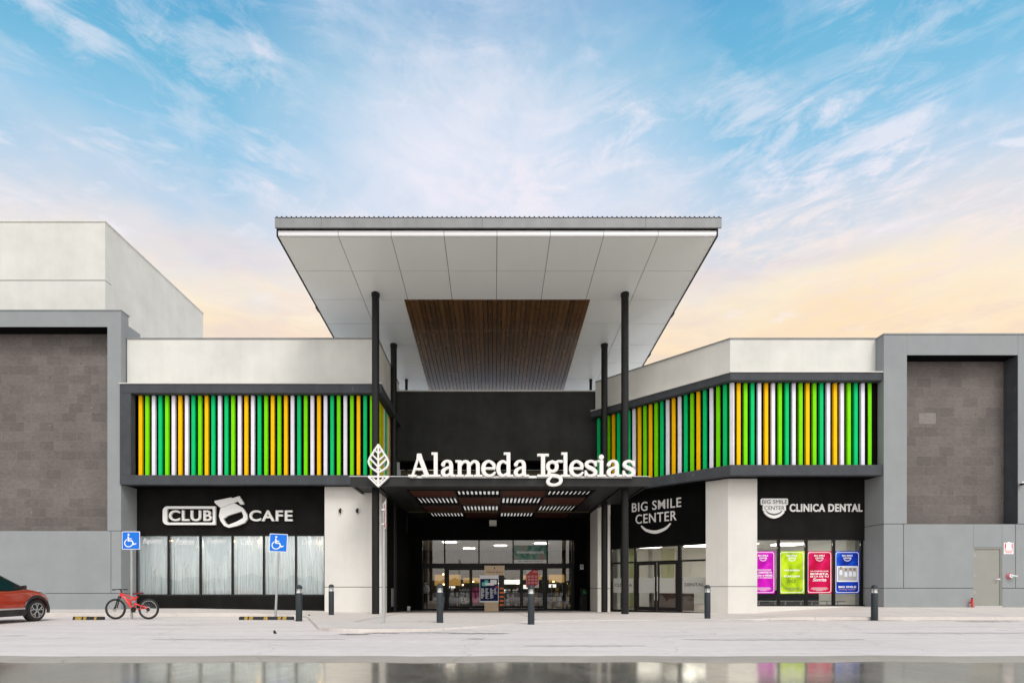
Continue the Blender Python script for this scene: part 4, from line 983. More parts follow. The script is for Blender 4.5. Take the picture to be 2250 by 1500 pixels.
# café sign: framed word, coffee pot, second word
ysg = yw-.02; frc = Frame((0, ysg, 0)); scg = yw/F
cs = thing('cafe_sign', (PX(500, yw), ysg, PZ(1155, yw)), 'white raised cafe sign with a tilted coffee pot on the black wall', 'sign')
fp = [('b', 150, 228, 960, 515, 75), ('b', 800, 228, 960, 515, 3), ('-b', 218, 268, 920, 478, 25)]
fp = [('b', 150, 228, 960, 515, 75), ('b', 600, 228, 960, 515, 3), ('-b', 215, 266, 920, 478, 22)]
shape('sign_frame', pxprims(fp, 150, 515, 7.03), frc, scg, (PX(361.3, yw), PZ(1153.3, yw)), M['signside'], cs, .10, .006)
def letters(body, fr, x0, x1, z0, z1, parent, off, depth, d0=0):
    me = place(text_mesh(body, off, depth, track=1.1, res=7), fr, (x0, x1, z0, z1), d0)
    for m2 in islands(me): link('letter', m2, M['signwhite'], parent)
letters('CLUB', frc, PX(374, yw), PX(468, yw), PZ(1144.5, yw), PZ(1121, yw), cs, .02, .085)
letters('CAFE', frc, PX(550, yw), PX(644.5, yw), PZ(1145, yw), PZ(1121, yw), cs, .02, .085)
pot = [('p', [(955, 150), (1205, 98), (1222, 112), (1328, 76), (1395, 180), (1385, 200), (1345, 196), (1308, 148), (1250, 172), (1040, 250), (955, 175)], 4),
       ('p', [(1046, 262), (1250, 186), (1300, 210), (1385, 262), (1440, 350), (1448, 425), (1410, 480), (1300, 525), (1165, 556), (1100, 528), (1045, 455), (1022, 380), (1032, 320)], 4),
       ('-p', [(1085, 425), (1150, 375), (1250, 342), (1365, 308), (1392, 370), (1390, 408), (1280, 470), (1160, 515), (1120, 490)], 0)]
shape('coffee_pot', pxprims(pot, 1022, 556, 7.03), frc, scg, (PX(485.4, yw), PZ(1159, yw)), M['signside'], cs, .12, .006)

# slanted clinic sign
yo = sy-.005; frk = Frame(tuple(fs((0, yo, 0))), A45)
ks = thing('clinic_sign', tuple(fs((slant(1440, 1150, Cs)[0], yo, 3.2))), 'white two-line sign with a smile below it, on the slanted black wall', 'sign')
def zat(px, py): return slant(px, py, Cs)[1]
x_a, x_b = slant(1389, 0, Cs)[0], slant(1497, 0, Cs)[0]
letters('BIG SMILE', frk, x_a, x_b, zat(1443, 1119), zat(1443, 1098.5), ks, .008, .022)
letters('CENTER', frk, slant(1397, 0, Cs)[0], slant(1487, 0, Cs)[0], zat(1443, 1146.5), zat(1443, 1125.5), ks, .008, .022)
xm_ = slant(1441, 0, Cs)[0]; wS = (slant(1474, 0, Cs)[0]-slant(1408, 0, Cs)[0])/21
shape('smile', SMILE, frk, wS, (xm_, zat(1441, 1166.5)), M['signwhite'], ks, .025, .0, step=.3)

# frontal clinic sign: badge and words
yt = yk-.005; frt = Frame((0, yt, 0))
ds = thing('clinic_sign', (PX(1780, yk), yt, PZ(1136, yk)), 'white bold clinic words beside a cut-out badge, above the poster windows', 'sign')
letters('CLINICA DENTAL', frt, PX(1734, yk), PX(1893.5, yk), PZ(1124, yk), PZ(1106.5, yk), ds, .03, .045)
bd = [('b', 289, 230, 537, 290, 12), ('b', 308, 285, 518, 345, 12), ('s', [(330, 355, 12), (365, 375, 22), (410, 384, 28), (455, 375, 22), (492, 355, 12)]), ('b', 340, 330, 490, 372, 10)]
shape('badge', pxprims(bd, 289, 400, 4.165), frt, yk/F, (PX(1669.4, yk), PZ(1136, yk)), M['signside'], ds, .08, .006, step=.35)
grey_p = mat('grey_print', (.10, .10, .10), .6)
frt2 = Frame((0, yt-.094, 0))
text('badge_lettering', 'BIG SMILE', frt2, PX(1672, yk), PX(1727, yk), PZ(1107, yk), PZ(1098.5, yk), grey_p, ds)
text('badge_lettering', 'CENTER', frt2, PX(1677, yk), PX(1721, yk), PZ(1120.5, yk), PZ(1112, yk), grey_p, ds)
shape('badge_smile', SMILE, frt2, yk/F*1.75, (PX(1698, yk), PZ(1129.5, yk)), grey_p, ds, .004, 0, step=.3)

# ------------------------------------------------------------------ posters in the clinic windows
ypo = yk+.02; zp1, zp0 = PZ(1210, yk), PZ(1303.5, yk)
fpo = Frame((0, ypo, 0))
gold = mat('gold_print', (.7, .42, .1), .5)
post = [
 ('magenta', 1651, 1703.5, print_mat('magenta_print', (.42, .0, .36), (.60, .01, .48), (.75, .06, .66), 1.6), 'magenta clinic poster in the window next to the white corner pillar'),
 ('lime', 1713, 1768.5, print_mat('lime_print', (.24, .40, .005), (.46, .66, .01), (.60, .75, .03), 2.2), 'lime green clinic poster, second from the corner pillar'),
 ('red', 1773.5, 1829, print_mat('crimson_print', (.42, .0, .035), (.60, .005, .09), (.78, .03, .22), 1.4), 'crimson clinic poster between the lime and the blue one'),
 ('blue', 1835, 1890, print_mat('blue_print', (.004, .02, .26), (.005, .05, .52), (.02, .2, .75), 1.5), 'blue clinic poster with a group photo printed on it')]
lines = {'magenta': [('ES HORA DE ACUDIR', .56, .035, .72), ('AL DENTISTA', .50, .055, .80), ('CADA 6 MESES', .43, .055, .82), ('PARA TU CUIDADO', .375, .035, .82)],
         'lime': [('UNA SONRISA', .55, .05, .66), ('ES UNA CURVA', .41, .055, .68)],
         'red': [('LA CURVA MAS', .53, .035, .74), ('BONITA', .465, .06, .76), ('ES LA DE TU', .405, .05, .76)],
         'blue': [('BIG SMILE', .16, .06, .74)]}
for nm, pa, pb, mt_, lab in post:
    x0, x1 = PX(pa, yk), PX(pb, yk); wd = x1-x0; hh = zp1-zp0; xm = (x0+x1)/2
    p = thing('window_poster', (xm, ypo, zp0), lab, 'poster', 'posters in the clinic windows')
    MB().box(x0, x1, ypo, ypo+.004, zp0, zp1).build('sheet', mt_, p)
    u = wd/100
    bo_ = [('b', 3, 4, 96, 100*hh/wd-4, 9), ('-b', 5.2, 6.2, 93.8, 100*hh/wd-6.2, 8)]
    shape('border', bo_, fpo, u, (x0, zp0), M['plainwhite'], p, .002, 0, .001, step=.9)
    text('lettering', 'BIG SMILE', fpo, xm-.21*wd, xm+.21*wd, zp0+.875*hh, zp0+.915*hh, M['plainwhite'], p, .03, .002, .001)
    text('lettering', 'CENTER', fpo, xm-.17*wd, xm+.17*wd, zp0+.815*hh, zp0+.855*hh, M['plainwhite'], p, .03, .002, .001)
    shape('smile', SMILE, fpo, u*1.35, (xm, zp0+.775*hh), M['plainwhite'], p, .002, 0, .001, step=.4)
    for body, zc_, hgt, ww in lines[nm]:
        text('lettering', body, fpo, xm-ww/2*wd*.95, xm+ww/2*wd*.95, zp0+(zc_-hgt*.4)*hh, zp0+(zc_+hgt*.4)*hh, M['plainwhite'], p, .035, .002, .001)
    if nm in ('magenta', 'red', 'lime'):
        b = MB()
        for k, wv in enumerate((.66, .76, .6, .3)): b.box(xm-wv/2*wd*.9, xm+wv/2*wd*.9, ypo-.003, ypo-.001, zp0+(.135-.022*k)*hh, zp0+(.143-.022*k)*hh)
        b.build('small_print', M['plainwhite'] if nm != 'lime' else grey_p, p)
    if nm == 'red': text('script_lettering', 'Sonrisa', fpo, xm-.27*wd, xm+.27*wd, zp0+.29*hh, zp0+.37*hh, M['plainwhite'], p, .02, .002, .001, .35)
    if nm == 'lime': text('script_lettering', 'feliz', fpo, xm-.2*wd, xm+.16*wd, zp0+.25*hh, zp0+.36*hh, mat('dark_green_print', (.05, .09, .01), .5), p, 0, .002, .001, .4)
    if nm == 'blue':
        text('script_lettering', 'Smiling center', fpo, xm-.33*wd, xm+.33*wd, zp0+.075*hh, zp0+.12*hh, gold, p, 0, .002, .001, .35)
        MB().box(xm-.42*wd, xm+.42*wd, ypo-.003, ypo-.001, zp0+.28*hh, zp0+.65*hh).build('photo_border', M['plainwhite'], p)
        MB().box(xm-.38*wd, xm+.38*wd, ypo-.005, ypo-.0032, zp0+.31*hh, zp0+.62*hh).build('photo_print', mat('photo_backdrop', (.42, .42, .42), .6), p)
        hair = mat('photo_dark', (.02, .015, .012), .6); skin = mat('photo_skin', (.55, .32, .22), .6); coat_ = mat('photo_coat', (.72, .75, .82), .6)
        fpp = Frame((0, ypo-.005, 0))
        for k, (dx, hg) in enumerate(((-.26, .6), (-.06, .56), (.12, .57), (.28, .565))):
            cx_ = xm+dx*wd; zt_ = zp0+hg*hh
            shape('printed_figure', [('l', [(0, -2, 4), (0, -16, 7)]), ('b', -8, -34, 8, -14, 4)], fpp, wd/130, (cx_, zt_-.01*hh), coat_, p, .0012, 0, .0004*k, step=.9)
            shape('printed_figure', [('l', [(0, 1.5, 5.2), (0, -3, 5.2)])], fpp, wd/130, (cx_, zt_), hair, p, .0012, 0, .002, step=.9)
            shape('printed_figure', [('l', [(0, -.5, 3.4), (0, -3, 3)])], fpp, wd/130, (cx_, zt_), skin, p, .0012, 0, .0035, step=.9)
# trestles / bench legs seen below the posters
for k, (pa, pb) in enumerate(((1655, 1708), (1715, 1769), (1776, 1829), (1836, 1888))):
    x0, x1 = PX(pa, yk), PX(pb, yk); xm = (x0+x1)/2; yb_ = yk+.9
    t_ = thing('waiting_bench', (xm, yb_, -.14), 'pale metal bench behind the glass under the %s poster' % ('magenta', 'lime', 'crimson', 'blue')[k], 'bench', 'benches behind the poster windows')
    MB().box(x0-.02, x1+.02, yb_, yb_+.4, .42, .45).build('seat', M['galv'], t_)
    for s_ in (-1, 1):
        MB().tube([(xm+s_*.25, yb_+.1, .43), (xm+s_*.2, yb_+.1, .15), (xm+s_*.33, yb_+.1, -.14)], .03, 8).build('leg', M['galv'], t_)

# ------------------------------------------------------------------ café curtains, window words, bulbs
def curtain(x0, x1, z0, z1, y, seed):
    rnd = random.Random(seed); n = 70; m = 14; ph = [rnd.uniform(0, 6.3) for _ in range(4)]; v = []; f = []
    for i in range(n+1):
        u = i/n
        for j in range(m+1):
            q = j/m; am = .022+.028*(1-q)
            d = am*math.sin(u*2*math.pi*4.6+ph[0]+.5*math.sin(q*3+ph[1]))+.018*math.sin(u*2*math.pi*9.3+ph[2]+q)
            v.append((x0+(x1-x0)*u+.01*math.sin(q*5+u*9), y+d, z0+(z1-z0)*q))
    for i in range(n):
        for j in range(m): f.append((i*(m+1)+j, (i+1)*(m+1)+j, (i+1)*(m+1)+j+1, i*(m+1)+j+1))
    return MB().add(v, f)
def swag(x0, x1, zt, zb, y):
    v = []; f = []; n = 40; m = 12
    for i in range(n+1):
        u = i/n; low = zt-(zt-zb)*(1-abs(2*u-1))**.8
        for j in range(m+1):
            q = j/m; v.append((x0+(x1-x0)*u, y-.02*math.sin(u*50+q*2)-.03*q, zt+(low-.02-zt)*q))
    for i in range(n):
        for j in range(m): f.append((i*(m+1)+j, (i+1)*(m+1)+j, (i+1)*(m+1)+j+1, i*(m+1)+j+1))
    return MB().add(v, f)
cur_lab = ['sheer white curtain with a V-shaped swag in the leftmost cafe window, behind the parking sign', 'sheer white curtain with a V-shaped swag in the second cafe window from the left',
           'sheer white curtain with a V-shaped swag in the third cafe window, below the coffee pot', 'plain sheer white curtain behind the window lettered with a short coffee word',
           'plain sheer white curtain partly hidden by the leaning parking sign', 'plain sheer white curtain in the cafe window next to the cream pillar']
words = ['Baguettes', 'Postres', 'Desayunos', 'Café', None, 'Comida']
wpr = mat('white_window_paint', (.9, .9, .9), .5)
fwd = Frame((0, yw+.028, 0))
for k, (a, c) in enumerate(zip(mull, mull[1:])):
    x0, x1 = PX(a, yw)+.03, PX(c, yw)-.03; yc = yw+.2
    t_ = thing('curtain', ((x0+x1)/2, yc, zwb), cur_lab[k], 'curtain', 'curtains in the cafe windows')
    o = curtain(x0, x1, zwb+.02, zwt+.02, yc, k+1).build('curtain_cloth', M['curtain'], t_, smooth=True)
    if k < 3: swag(x0, x1, zwt+.01, PZ(1247 if k else 1253, yw), yc-.07).build('swag', M['swagcloth'], t_, smooth=True)
    if words[k]:
        z_ = PZ(1196, yw); wsp = (.62 if k != 3 else .42)*(x1-x0); xm = (x0+x1)/2-(.05 if k == 3 else 0)
        text('lettering', words[k], fwd, xm-wsp/2, xm+wsp/2, z_, z_+.28, wpr, wf, 0, .003, 0, .45)
for (px, py) in ((566, 1189), (702, 1191.5), (374, 1187), (437, 1194), (512, 1188)):
    x, z = PX(px, yw), PZ(py, yw)
    big = px in (566, 702)
    t_ = thing('hanging_bulb', (x, yw+.12, z), 'bare warm bulb glowing behind the cafe glass, ' + {566: 'beside the short coffee word', 702: 'at the far right pane', 374: 'by the first mullion', 437: 'by the second mullion', 512: 'by the third mullion'}[px], 'lamp', 'warm bulbs behind the cafe windows')
    rr = .045 if big else .022
    b = MB(); b.lathe((x, yw+.11, z), [(.001, -rr), (rr*.7, -rr*.7), (rr, 0), (rr*.75, rr*.6), (rr*.3, rr*1.2)], 12); b.build('bulb', M['lampwarm'], t_, smooth=True)
    MB().tube([(x, yw+.11, z+rr), (x, yw+.11, zwt)], .004, 6).build('cable', M['frame'], t_)

# ================================================================== STREET FURNITURE
def bollard():
    t_ = thing('bollard_light', (0, 0, 0), '', 'bollard', 'dark grey bollard lights along the pavement')
    r = .098
    o = MB().lathe((0, 0, 0), [(0, 0), (r, 0), (r, .87), (r*.94, .885), (0, .885)], 28).build('post', M['bollard'], t_); soft(o)
    o = MB().lathe((0, 0, 0), [(.0, .886), (r*.9, .886), (r*.9, 1.02), (.0, 1.02)], 28).build('lens', M['lens'], t_); soft(o)
    o = MB().lathe((0, 0, 0), [(.092, .887), (.014, 1.018)], 20).build('reflector_cone', M['signwhite'], o); soft(o)
    b = MB(); b.lathe((0, 0, 0), [(0, 1.021), (r, 1.021), (r, 1.045), (r*.93, 1.085), (r*.7, 1.12), (r*.35, 1.138), (0, 1.142)], 28); soft(b.build('cap', M['bollard'], t_), 50)
    for a in range(4):
        q = R(45+90*a); MB().tube([(r*.93*math.cos(q), r*.93*math.sin(q), .885), (r*.93*math.cos(q), r*.93*math.sin(q), 1.022)], .008, 6).build('guard_bar', M['bollard'], t_)
    return t_
def glassy(m):
    n = m.node_tree; b = n.nodes['Principled BSDF']; b.inputs['Alpha'].default_value = .35
glassy(M['lens'])
B0 = bollard()
bl = [(966.5, 1370, 'dark bollard light in front of the entrance doors, left of the pair there'), (1167, 1371, 'dark bollard light in front of the red poster on the entrance doors'),
      (657, 1362.5, 'dark bollard light in front of the curtained cafe window nearest the cream pillar'), (728, 1351, 'smaller looking bollard light close to the cream cafe pillar'),
      (1554.5, 1358.5, 'dark bollard light before the slanted face of the white corner pillar'), (1921.5, 1356.5, 'dark bollard light between the blue poster and the grey store')]
for i, (px, py, lab) in enumerate(bl):
    o = B0 if i == 0 else copy_tree(B0)
    Y = {966.5: 15.4, 1167: 15.2, 657: 16.6, 728: 19.7, 1554.5: 17.9, 1921.5: 17.0}[px]
    x = PX(px, Y); z = pave_z(x, Y) if Y > interp(x, YF) else 0
    o.location = (x, Y, z); o['label'] = lab

def sign_post(px, ptop, pbase, lab, lean=0.0, rot=0.0, Y=17.6):
    x = PX(px, Y)
    t_ = thing('parking_sign', (x, Y, 0), lab, 'sign', 'blue wheelchair parking signs')
    hgt = PZ(ptop, Y)
    b = MB(); b.box(x-.03, x+.03, Y, Y+.05, 0, hgt); b.build('pole', M['galv'], t_)
    s_ = .60; f_ = Frame((x, Y-.012, hgt-s_))
    shape('panel', [('b', -30, 0, 30, 60, 2.5)], f_, .01, (0, 0), M['plainwhite'], t_, .006, 0, 0)
    shape('blue_field', [('b', -28, 2, 28, 58, 1.5)], f_, .01, (0, 0), M['signblue'], t_, .003, 0, .007)
    wc = [('l', [(1050, 166, 21), (1051, 166, 21)]), ('l', [(1044, 212, 15), (1046, 300, 15)]), ('l', [(1046, 256, 10), (1112, 256, 10)]), ('l', [(1046, 300, 13), (1126, 300, 13), (1166, 382, 12), (1212, 360, 11)]),
          ('s', [(1012, 272, 10), (972, 318, 10), (968, 372, 10), (1005, 420, 10), (1065, 430, 10), (1120, 404, 10), (1140, 366, 10)])]
    shape('wheelchair_symbol', pxprims(wc, 1100, 290, 6.6), f_, .01, (.0, .305), M['plainwhite'], t_, .003, 0, .011)
    t_.rotation_euler = (0, lean, rot); return t_
sign_post(288.5, 1167, 1358, 'blue wheelchair parking sign on a straight post beside the red bicycle')
sp2 = sign_post(604.5, 1172, 1360, 'blue wheelchair parking sign on a leaning post behind the yellow and black wheel stop', lean=R(2.6))
# no-parking sign seen nearly edge on
Y = 14.6; x = PX(843, Y); zb = pave_z(x, Y)
t_ = thing('no_parking_sign', (x, Y, zb), 'red and white sign turned edge on, its pale post before the left black column', 'sign')
ht = PZ(1105, Y); MB().box(x-.03, x+.03, Y, Y+.05, zb-.1, ht).build('pole', M['galv'], t_)
f_ = Frame((x+.04, Y-.05, ht-.72), R(-73))
shape('panel', [('b', -30, 0, 30, 75, 3)], f_, .01, (0, 0), M['plainwhite'], t_, .006, 0, 0)
shape('red_ring', [('s', [(20*math.cos(a*math.pi/8), 44+20*math.sin(a*math.pi/8), 4.5) for a in range(17)]), ('l', [(-14, 58, 4), (14, 30, 4)])], f_, .01, (0, 0), M['signred'], t_, .003, 0, .007)
MB(f_).box(-.26, .26, -.011, -.0065, .04, .16).build('red_band', M['signred'], t_)
b = MB(); b.box(x-.05, x+.05, Y-.03, Y+.0, ht-.2, ht-.16); b.box(x-.05, x+.05, Y-.03, Y+.0, ht-.6, ht-.56); b.build('bracket', M['silver'], t_)

def wheel_stop(x0, x1, Y, lab, stripes):
    t_ = thing('wheel_stop', ((x0+x1)/2, Y, 0), lab, 'wheel stop', 'black and yellow wheel stops')
    def bar(a, c, y, mm, nm, grow=0):
        b = MB(); h = .105+grow; w_ = .075+grow; pr = [(-w_, 0), (w_, 0), (w_*.75, h*.75), (w_*.45, h), (-w_*.45, h), (-w_*.75, h*.75)]
        n = 6; b.add([(a, y+p[0], p[1]) for p in pr]+[(c, y+p[0], p[1]) for p in pr], [tuple(range(n)), tuple(range(2*n-1, n-1, -1))]+[(k, (k+1) % n, n+(k+1) % n, n+k) for k in range(n)])
        return b.build(nm, mm, t_)
    bar(x0, x1, Y, M['rubber'], 'bar')
    L = x1-x0
    for a, c in stripes: bar(x0+L*a, x0+L*c, Y, M['yellow'], 'yellow_stripe', .004)
    return t_
wheel_stop(PX(527, 17.3), PX(645, 17.3), 17.3, 'long black wheel stop with worn yellow patches at the foot of the leaning sign', ((.1, .16), (.19, .26), (.46, .53), (.72, .78), (.81, .88)))
wheel_stop(PX(163, 17.3), PX(228, 17.3), 17.3, 'short worn wheel stop, mostly yellow at one end, between the car and the bicycle', ((.08, .3), (.36, .46), (.72, .8)))
for px, py, rr, lab in ((605, 1391, .055, 'small dark lump of debris lying alone on the pale road'), (680, 1355, .035, 'tiny dark lump of debris by the bollard at the ramp')):
    Y = 1276/(py-CY); x = PX(px, Y); z = pave_z(x, Y) if Y > interp(x, YF) else 0
    b = MB(); v = []; rnd = random.Random(px)
    for k in range(7): v.append((x+rr*1.1*math.cos(k*.9)*rnd.uniform(.6, 1.1), Y+rr*math.sin(k*.9)*rnd.uniform(.6, 1.1), z-.005))
    for k in range(7): v.append((x+rr*.5*math.cos(k*.9)*rnd.uniform(.4, 1.1)-.02, Y+rr*.5*math.sin(k*.9), z+rr*rnd.uniform(.9, 1.5)))
    b.add(v, [tuple(range(7)), tuple(range(13, 6, -1))]+[(k, (k+1) % 7, 7+(k+1) % 7, 7+k) for k in range(7)])
    tag(b.build('debris', M['rubber'], loc=(x, Y, z)), lab, 'debris')

# ------------------------------------------------------------------ wall-mounted small things
for px, lab in ((748, 'small black wall light on the cream cafe pillar, the left one of two'), (785.5, 'small black wall light on the cream cafe pillar, nearer the black column')):
    x, z = PX(px, yp), PZ(1122, yp)
    t_ = thing('wall_light', (x, yp, z), lab, 'lamp', 'wall lights on the cream pillar')
    b = MB(); b.lathe((x+.02, yp-.07, z), [(0, -.10), (.035, -.10), (.035, .10), (0, .10)], 14); soft(b.build('lamp_body', M['blackmetal'], t_)); MB().box(x-.05, x+.0, yp-.09, yp-.001, z-.06, z+.06).build('bracket', M['blackmetal'], t_)
x, z = PX(2216, YQ), PZ(1204, YQ); fq = Frame((0, YQ-.001, 0))
t_ = thing('fire_sign', (x, YQ, z), 'small red and white safety notice on the grey wall beside the service door', 'sign')
hx = (PX(2227, YQ)-PX(2206, YQ))/2; hz = (PZ(1192, YQ)-PZ(1217, YQ))/2
MB().box(x-hx, x+hx, YQ-.008, YQ-.001, z-hz, z+hz).build('plate', M['plainwhite'], t_)
MB().box(x-hx*.82, x+hx*.82, YQ-.011, YQ-.0085, z-hz*.5, z+hz*.86).build('red_field', M['signred'], t_)
shape('symbol', [('l', [(0, 6, 6.5), (.1, 6, 6.5)]), ('l', [(-4, 0, 3), (4, 0, 3)]), ('l', [(-6, -5, 2.5), (6, -5, 2.5)])], Frame((0, YQ-.0115, 0)), hx/11, (x, z+hz*.18), M['plainwhite'], t_, .002, 0, 0)
MB().box(x-hx*.7, x+hx*.7, YQ-.011, YQ-.0085, z-hz*.8, z-hz*.68).build('small_print', M['signred'], t_)
x, z = PX(2218, YQ), PZ(1265, YQ)
t_ = thing('fire_hose_inlet', (x, YQ, z), 'polished hose inlet with a pinkish ring on the grey wall by the service door', 'fire inlet')
MB().lathe((x-.02, YQ, z), [(0, -.03), (.115, -.03), (.13, -.012), (.13, 0)], 24, 'y').build('wall_plate', mat('faded_red_plate', (.45, .12, .15), .5), t_)
soft(MB().tube([(x-.02, YQ-.03, z), (x-.02, YQ-.1, z+.01)], .07, 16).build('inlet_body', M['chrome'], t_))
soft(MB().tube([(x, YQ-.1, z+.02), (x+.1, YQ-.13, z+.0), (x+.18, YQ-.14, z-.005)], [.05, .036, .034], 14).build('spout', M['chrome'], t_))
x, z = PX(2130, YQ), PZ(1317, YQ)
t_ = thing('fire_extinguisher', (x, YQ-.12, .25), 'small red fire fitting with black top, low on the wall beside the service door', 'fire fitting')
MB().lathe((x, YQ-.12, .25), [(0, .14), (.05, .14), (.055, .17), (.03, .22), (.045, .27), (.045, .32), (.03, .34), (0, .34)], 16).build('cylinder', M['signred'], t_, smooth=True)
MB().lathe((x, YQ-.12, .25), [(0, .341), (.03, .341), (.03, .38), (0, .39)], 12).build('cap', M['blackmetal'], t_)
MB().tube([(x, YQ-.12, .45), (x, YQ, .45)], .022, 10).build('bracket', M['signred'], t_); MB().tube([(x, YQ-.12, .25), (x, YQ-.12, .38)], .04, 10).build('foot', M['signred'], t_)
x, z = PX(2236, YQ), PZ(1063, YQ)
t_ = thing('security_camera', (x, YQ, z), 'tiny white security camera with a black lens beside the right stone panel', 'camera')
MB().box(x-.01, x+.15, YQ-.2, YQ-.05, z, z+.06).build('housing', M['plainwhite'], t_); MB().box(x+.02, x+.08, YQ-.05, YQ, z+.01, z+.05).build('bracket', M['plainwhite'], t_)
soft(MB().tube([(x+.05, YQ-.21, z-.03), (x+.05, YQ-.07, z-.03)], .045, 14).build('camera_lens', M['blackmetal'], t_))
x, z = PX(1278, YG), PZ(1245, YG)
t_ = thing('notice_plate', (x, YG-.1, z), 'small white no-smoking plate on the black wall right of the entrance doors', 'sign')
MB().box(x-.11, x+.11, YG-.115, YG-.102, z-.14, z+.14).build('plate', M['plainwhite'], t_)
shape('symbol', [('s', [(7*math.cos(a*math.pi/6), 7*math.sin(a*math.pi/6), 1.4) for a in range(13)]), ('l', [(-5, 5, 1.2), (5, -5, 1.2)])], Frame((0, YG-.116, 0)), .01, (x, z+.03), grey_p, t_, .002, 0, 0)
x = PX(896, 29); z0 = pave_z(x, 29)
tt_ = thing('junction_box', (x, 29, z0), 'small white box on the ground against the black entrance wall', 'box')
b = MB(); b.box(x-.12, x+.12, 28.9, 29.1, z0+.02, z0+.26); b.build('box_body', M['plainwhite'], tt_, bevel=.01); MB().tube([(x+.12, 29, z0+.2), (x+.17, 29, z0+.2)], .015, 8).build('plug', M['plainwhite'], tt_)
# litter bin group at the right of the doors
x = PX(1288, 29.5); z0 = pave_z(x, 29.5)
t_ = thing('litter_bin', (x, 29.5, z0), 'black bin with green lettering in the dark corner right of the entrance doors', 'bin')
MB().box(x-.32, x+.32, 29.3, 29.8, z0, z0+.7).build('bin_body', M['blackmetal'], t_, bevel=.02); MB().box(x-.34, x+.34, 29.28, 29.82, z0+.7, z0+.76).build('bin_lid', M['rubber'], t_)
b = MB(); b.box(x-.3, x+.3, 29.45, 29.65, z0+.76, z0+1.25); b.build('back_panel', M['blackmetal'], t_)
text('lettering', 'fas', Frame((0, 29.448, 0)), x-.2, x+.15, z0+.95, z0+1.15, mat('green_print', (.0, .22, .03), .5), t_, .03)
MB().box(x+.1, x+.2, 29.29, 29.299, z0+.56, z0+.6).build('small_plate', M['plainwhite'], t_)

# ------------------------------------------------------------------ directory totem and door posters
Yk = 28.6; x = PX(1078, Yk); z0 = pave_z(x, Yk); fk = Frame((0, Yk-.13, 0))
t_ = thing('directory_totem', (x, Yk, z0), 'pale wood directory totem with a dark blue screen standing before the entrance doors', 'totem')
xa_, xb_ = PX(1064.5, Yk), PX(1095, Yk)
MB().box(xa_, xb_, Yk-.12, Yk+.12, z0, PZ(1322, Yk)).build('base', M['woodlight'], t_)
x2 = PX(1108.5, Yk)
MB().box(xa_, x2, Yk-.12, Yk+.12, PZ(1263, Yk), PZ(1242, Yk)).build('header', M['woodlight'], t_)
MB().box(PX(1096, Yk), x2-.02, Yk-.1, Yk+.1, z0, PZ(1263, Yk)-.001).build('side_frame', M['blackmetal'], t_)
for k in range(5): MB().box(PX(1098, Yk), x2-.05, Yk-.112, Yk-.101, PZ(1330-9*k, Yk), PZ(1326-9*k, Yk)).build('leaflet', mat('orange_leaflet', (.7, .14, .01), .5) if k == 0 else bpy.data.materials['orange_leaflet'], t_)
sx0, sx1, sz0, sz1 = PX(1054, Yk), PX(1095.5, Yk), PZ(1322, Yk), PZ(1263, Yk)
MB().box(sx0, sx1, Yk-.16, Yk+.05, sz0+.001, sz1-.001).build('screen_case', M['plainwhite'], t_)
sg = print_mat('screen_blue', (.006, .008, .05), (.004, .012, .09), (.0, .03, .16), 1.2)
scp = MB().box(sx0+.03, sx1-.03, Yk-.166, Yk-.161, sz0+.07, sz1-.2).build('screen', sg, t_)
fk = Frame((0, Yk-.167, 0)); wS_ = sx1-sx0; hS = sz1-sz0
aqua = mat('aqua_print', (.10, .55, .50), .5)
shape('screen_graphic', [('b', 0, 0, 26, 20, 2), ('b', 14, 12, 34, 30, 2)], fk, wS_/100, (sx0+.12*wS_, sz0+.60*hS), aqua, t_, .002, 0, .0)
shape('screen_graphic', [('b', 0, 0, 34, 24, 4), ('b', -26, -6, 20, 8, 3)], fk, wS_/100, (sx0+.56*wS_, sz0+.66*hS), M['plainwhite'], t_, .002, 0, .003)
shape('screen_graphic', [('p', [(0, 0), (6, -9), (12, 0), (9, 3), (6, 1), (3, 3)], .5)], fk, wS_/100, (sx0+.82*wS_, sz0+.58*hS), M['signred'], t_, .002, 0, .003)
rnd = random.Random(5); b = MB()
for cidx, cx_ in enumerate((.07, .31, .55, .77)):
    for k in range(14 if cidx < 3 else 8):
        zz = sz0+(.50-.028*k)*hS; ww = rnd.uniform(.08, .19)*wS_
        b.box(sx0+cx_*wS_, sx0+cx_*wS_+ww, Yk-.169, Yk-.1665, zz, zz+.013*hS)
b.build('listing_text', M['plainwhite'], t_)
text('lettering', 'Alameda Iglesias', Frame((0, Yk-.121, 0)), xa_+.1, x2-.08, PZ(1259, Yk), PZ(1254, Yk), M['darkbrown'], t_, 0)
shape('leaf_mark', [('p', [(0, 0), (3, 4), (0, 10), (-3, 4)], .3), ('l', [(0, 0, .6), (0, -4, .6)])], Frame((0, Yk-.121, 0)), .012, ((xa_+x2)/2, PZ(1249.5, Yk)), M['darkbrown'], t_, .002, 0, .001, step=.4)
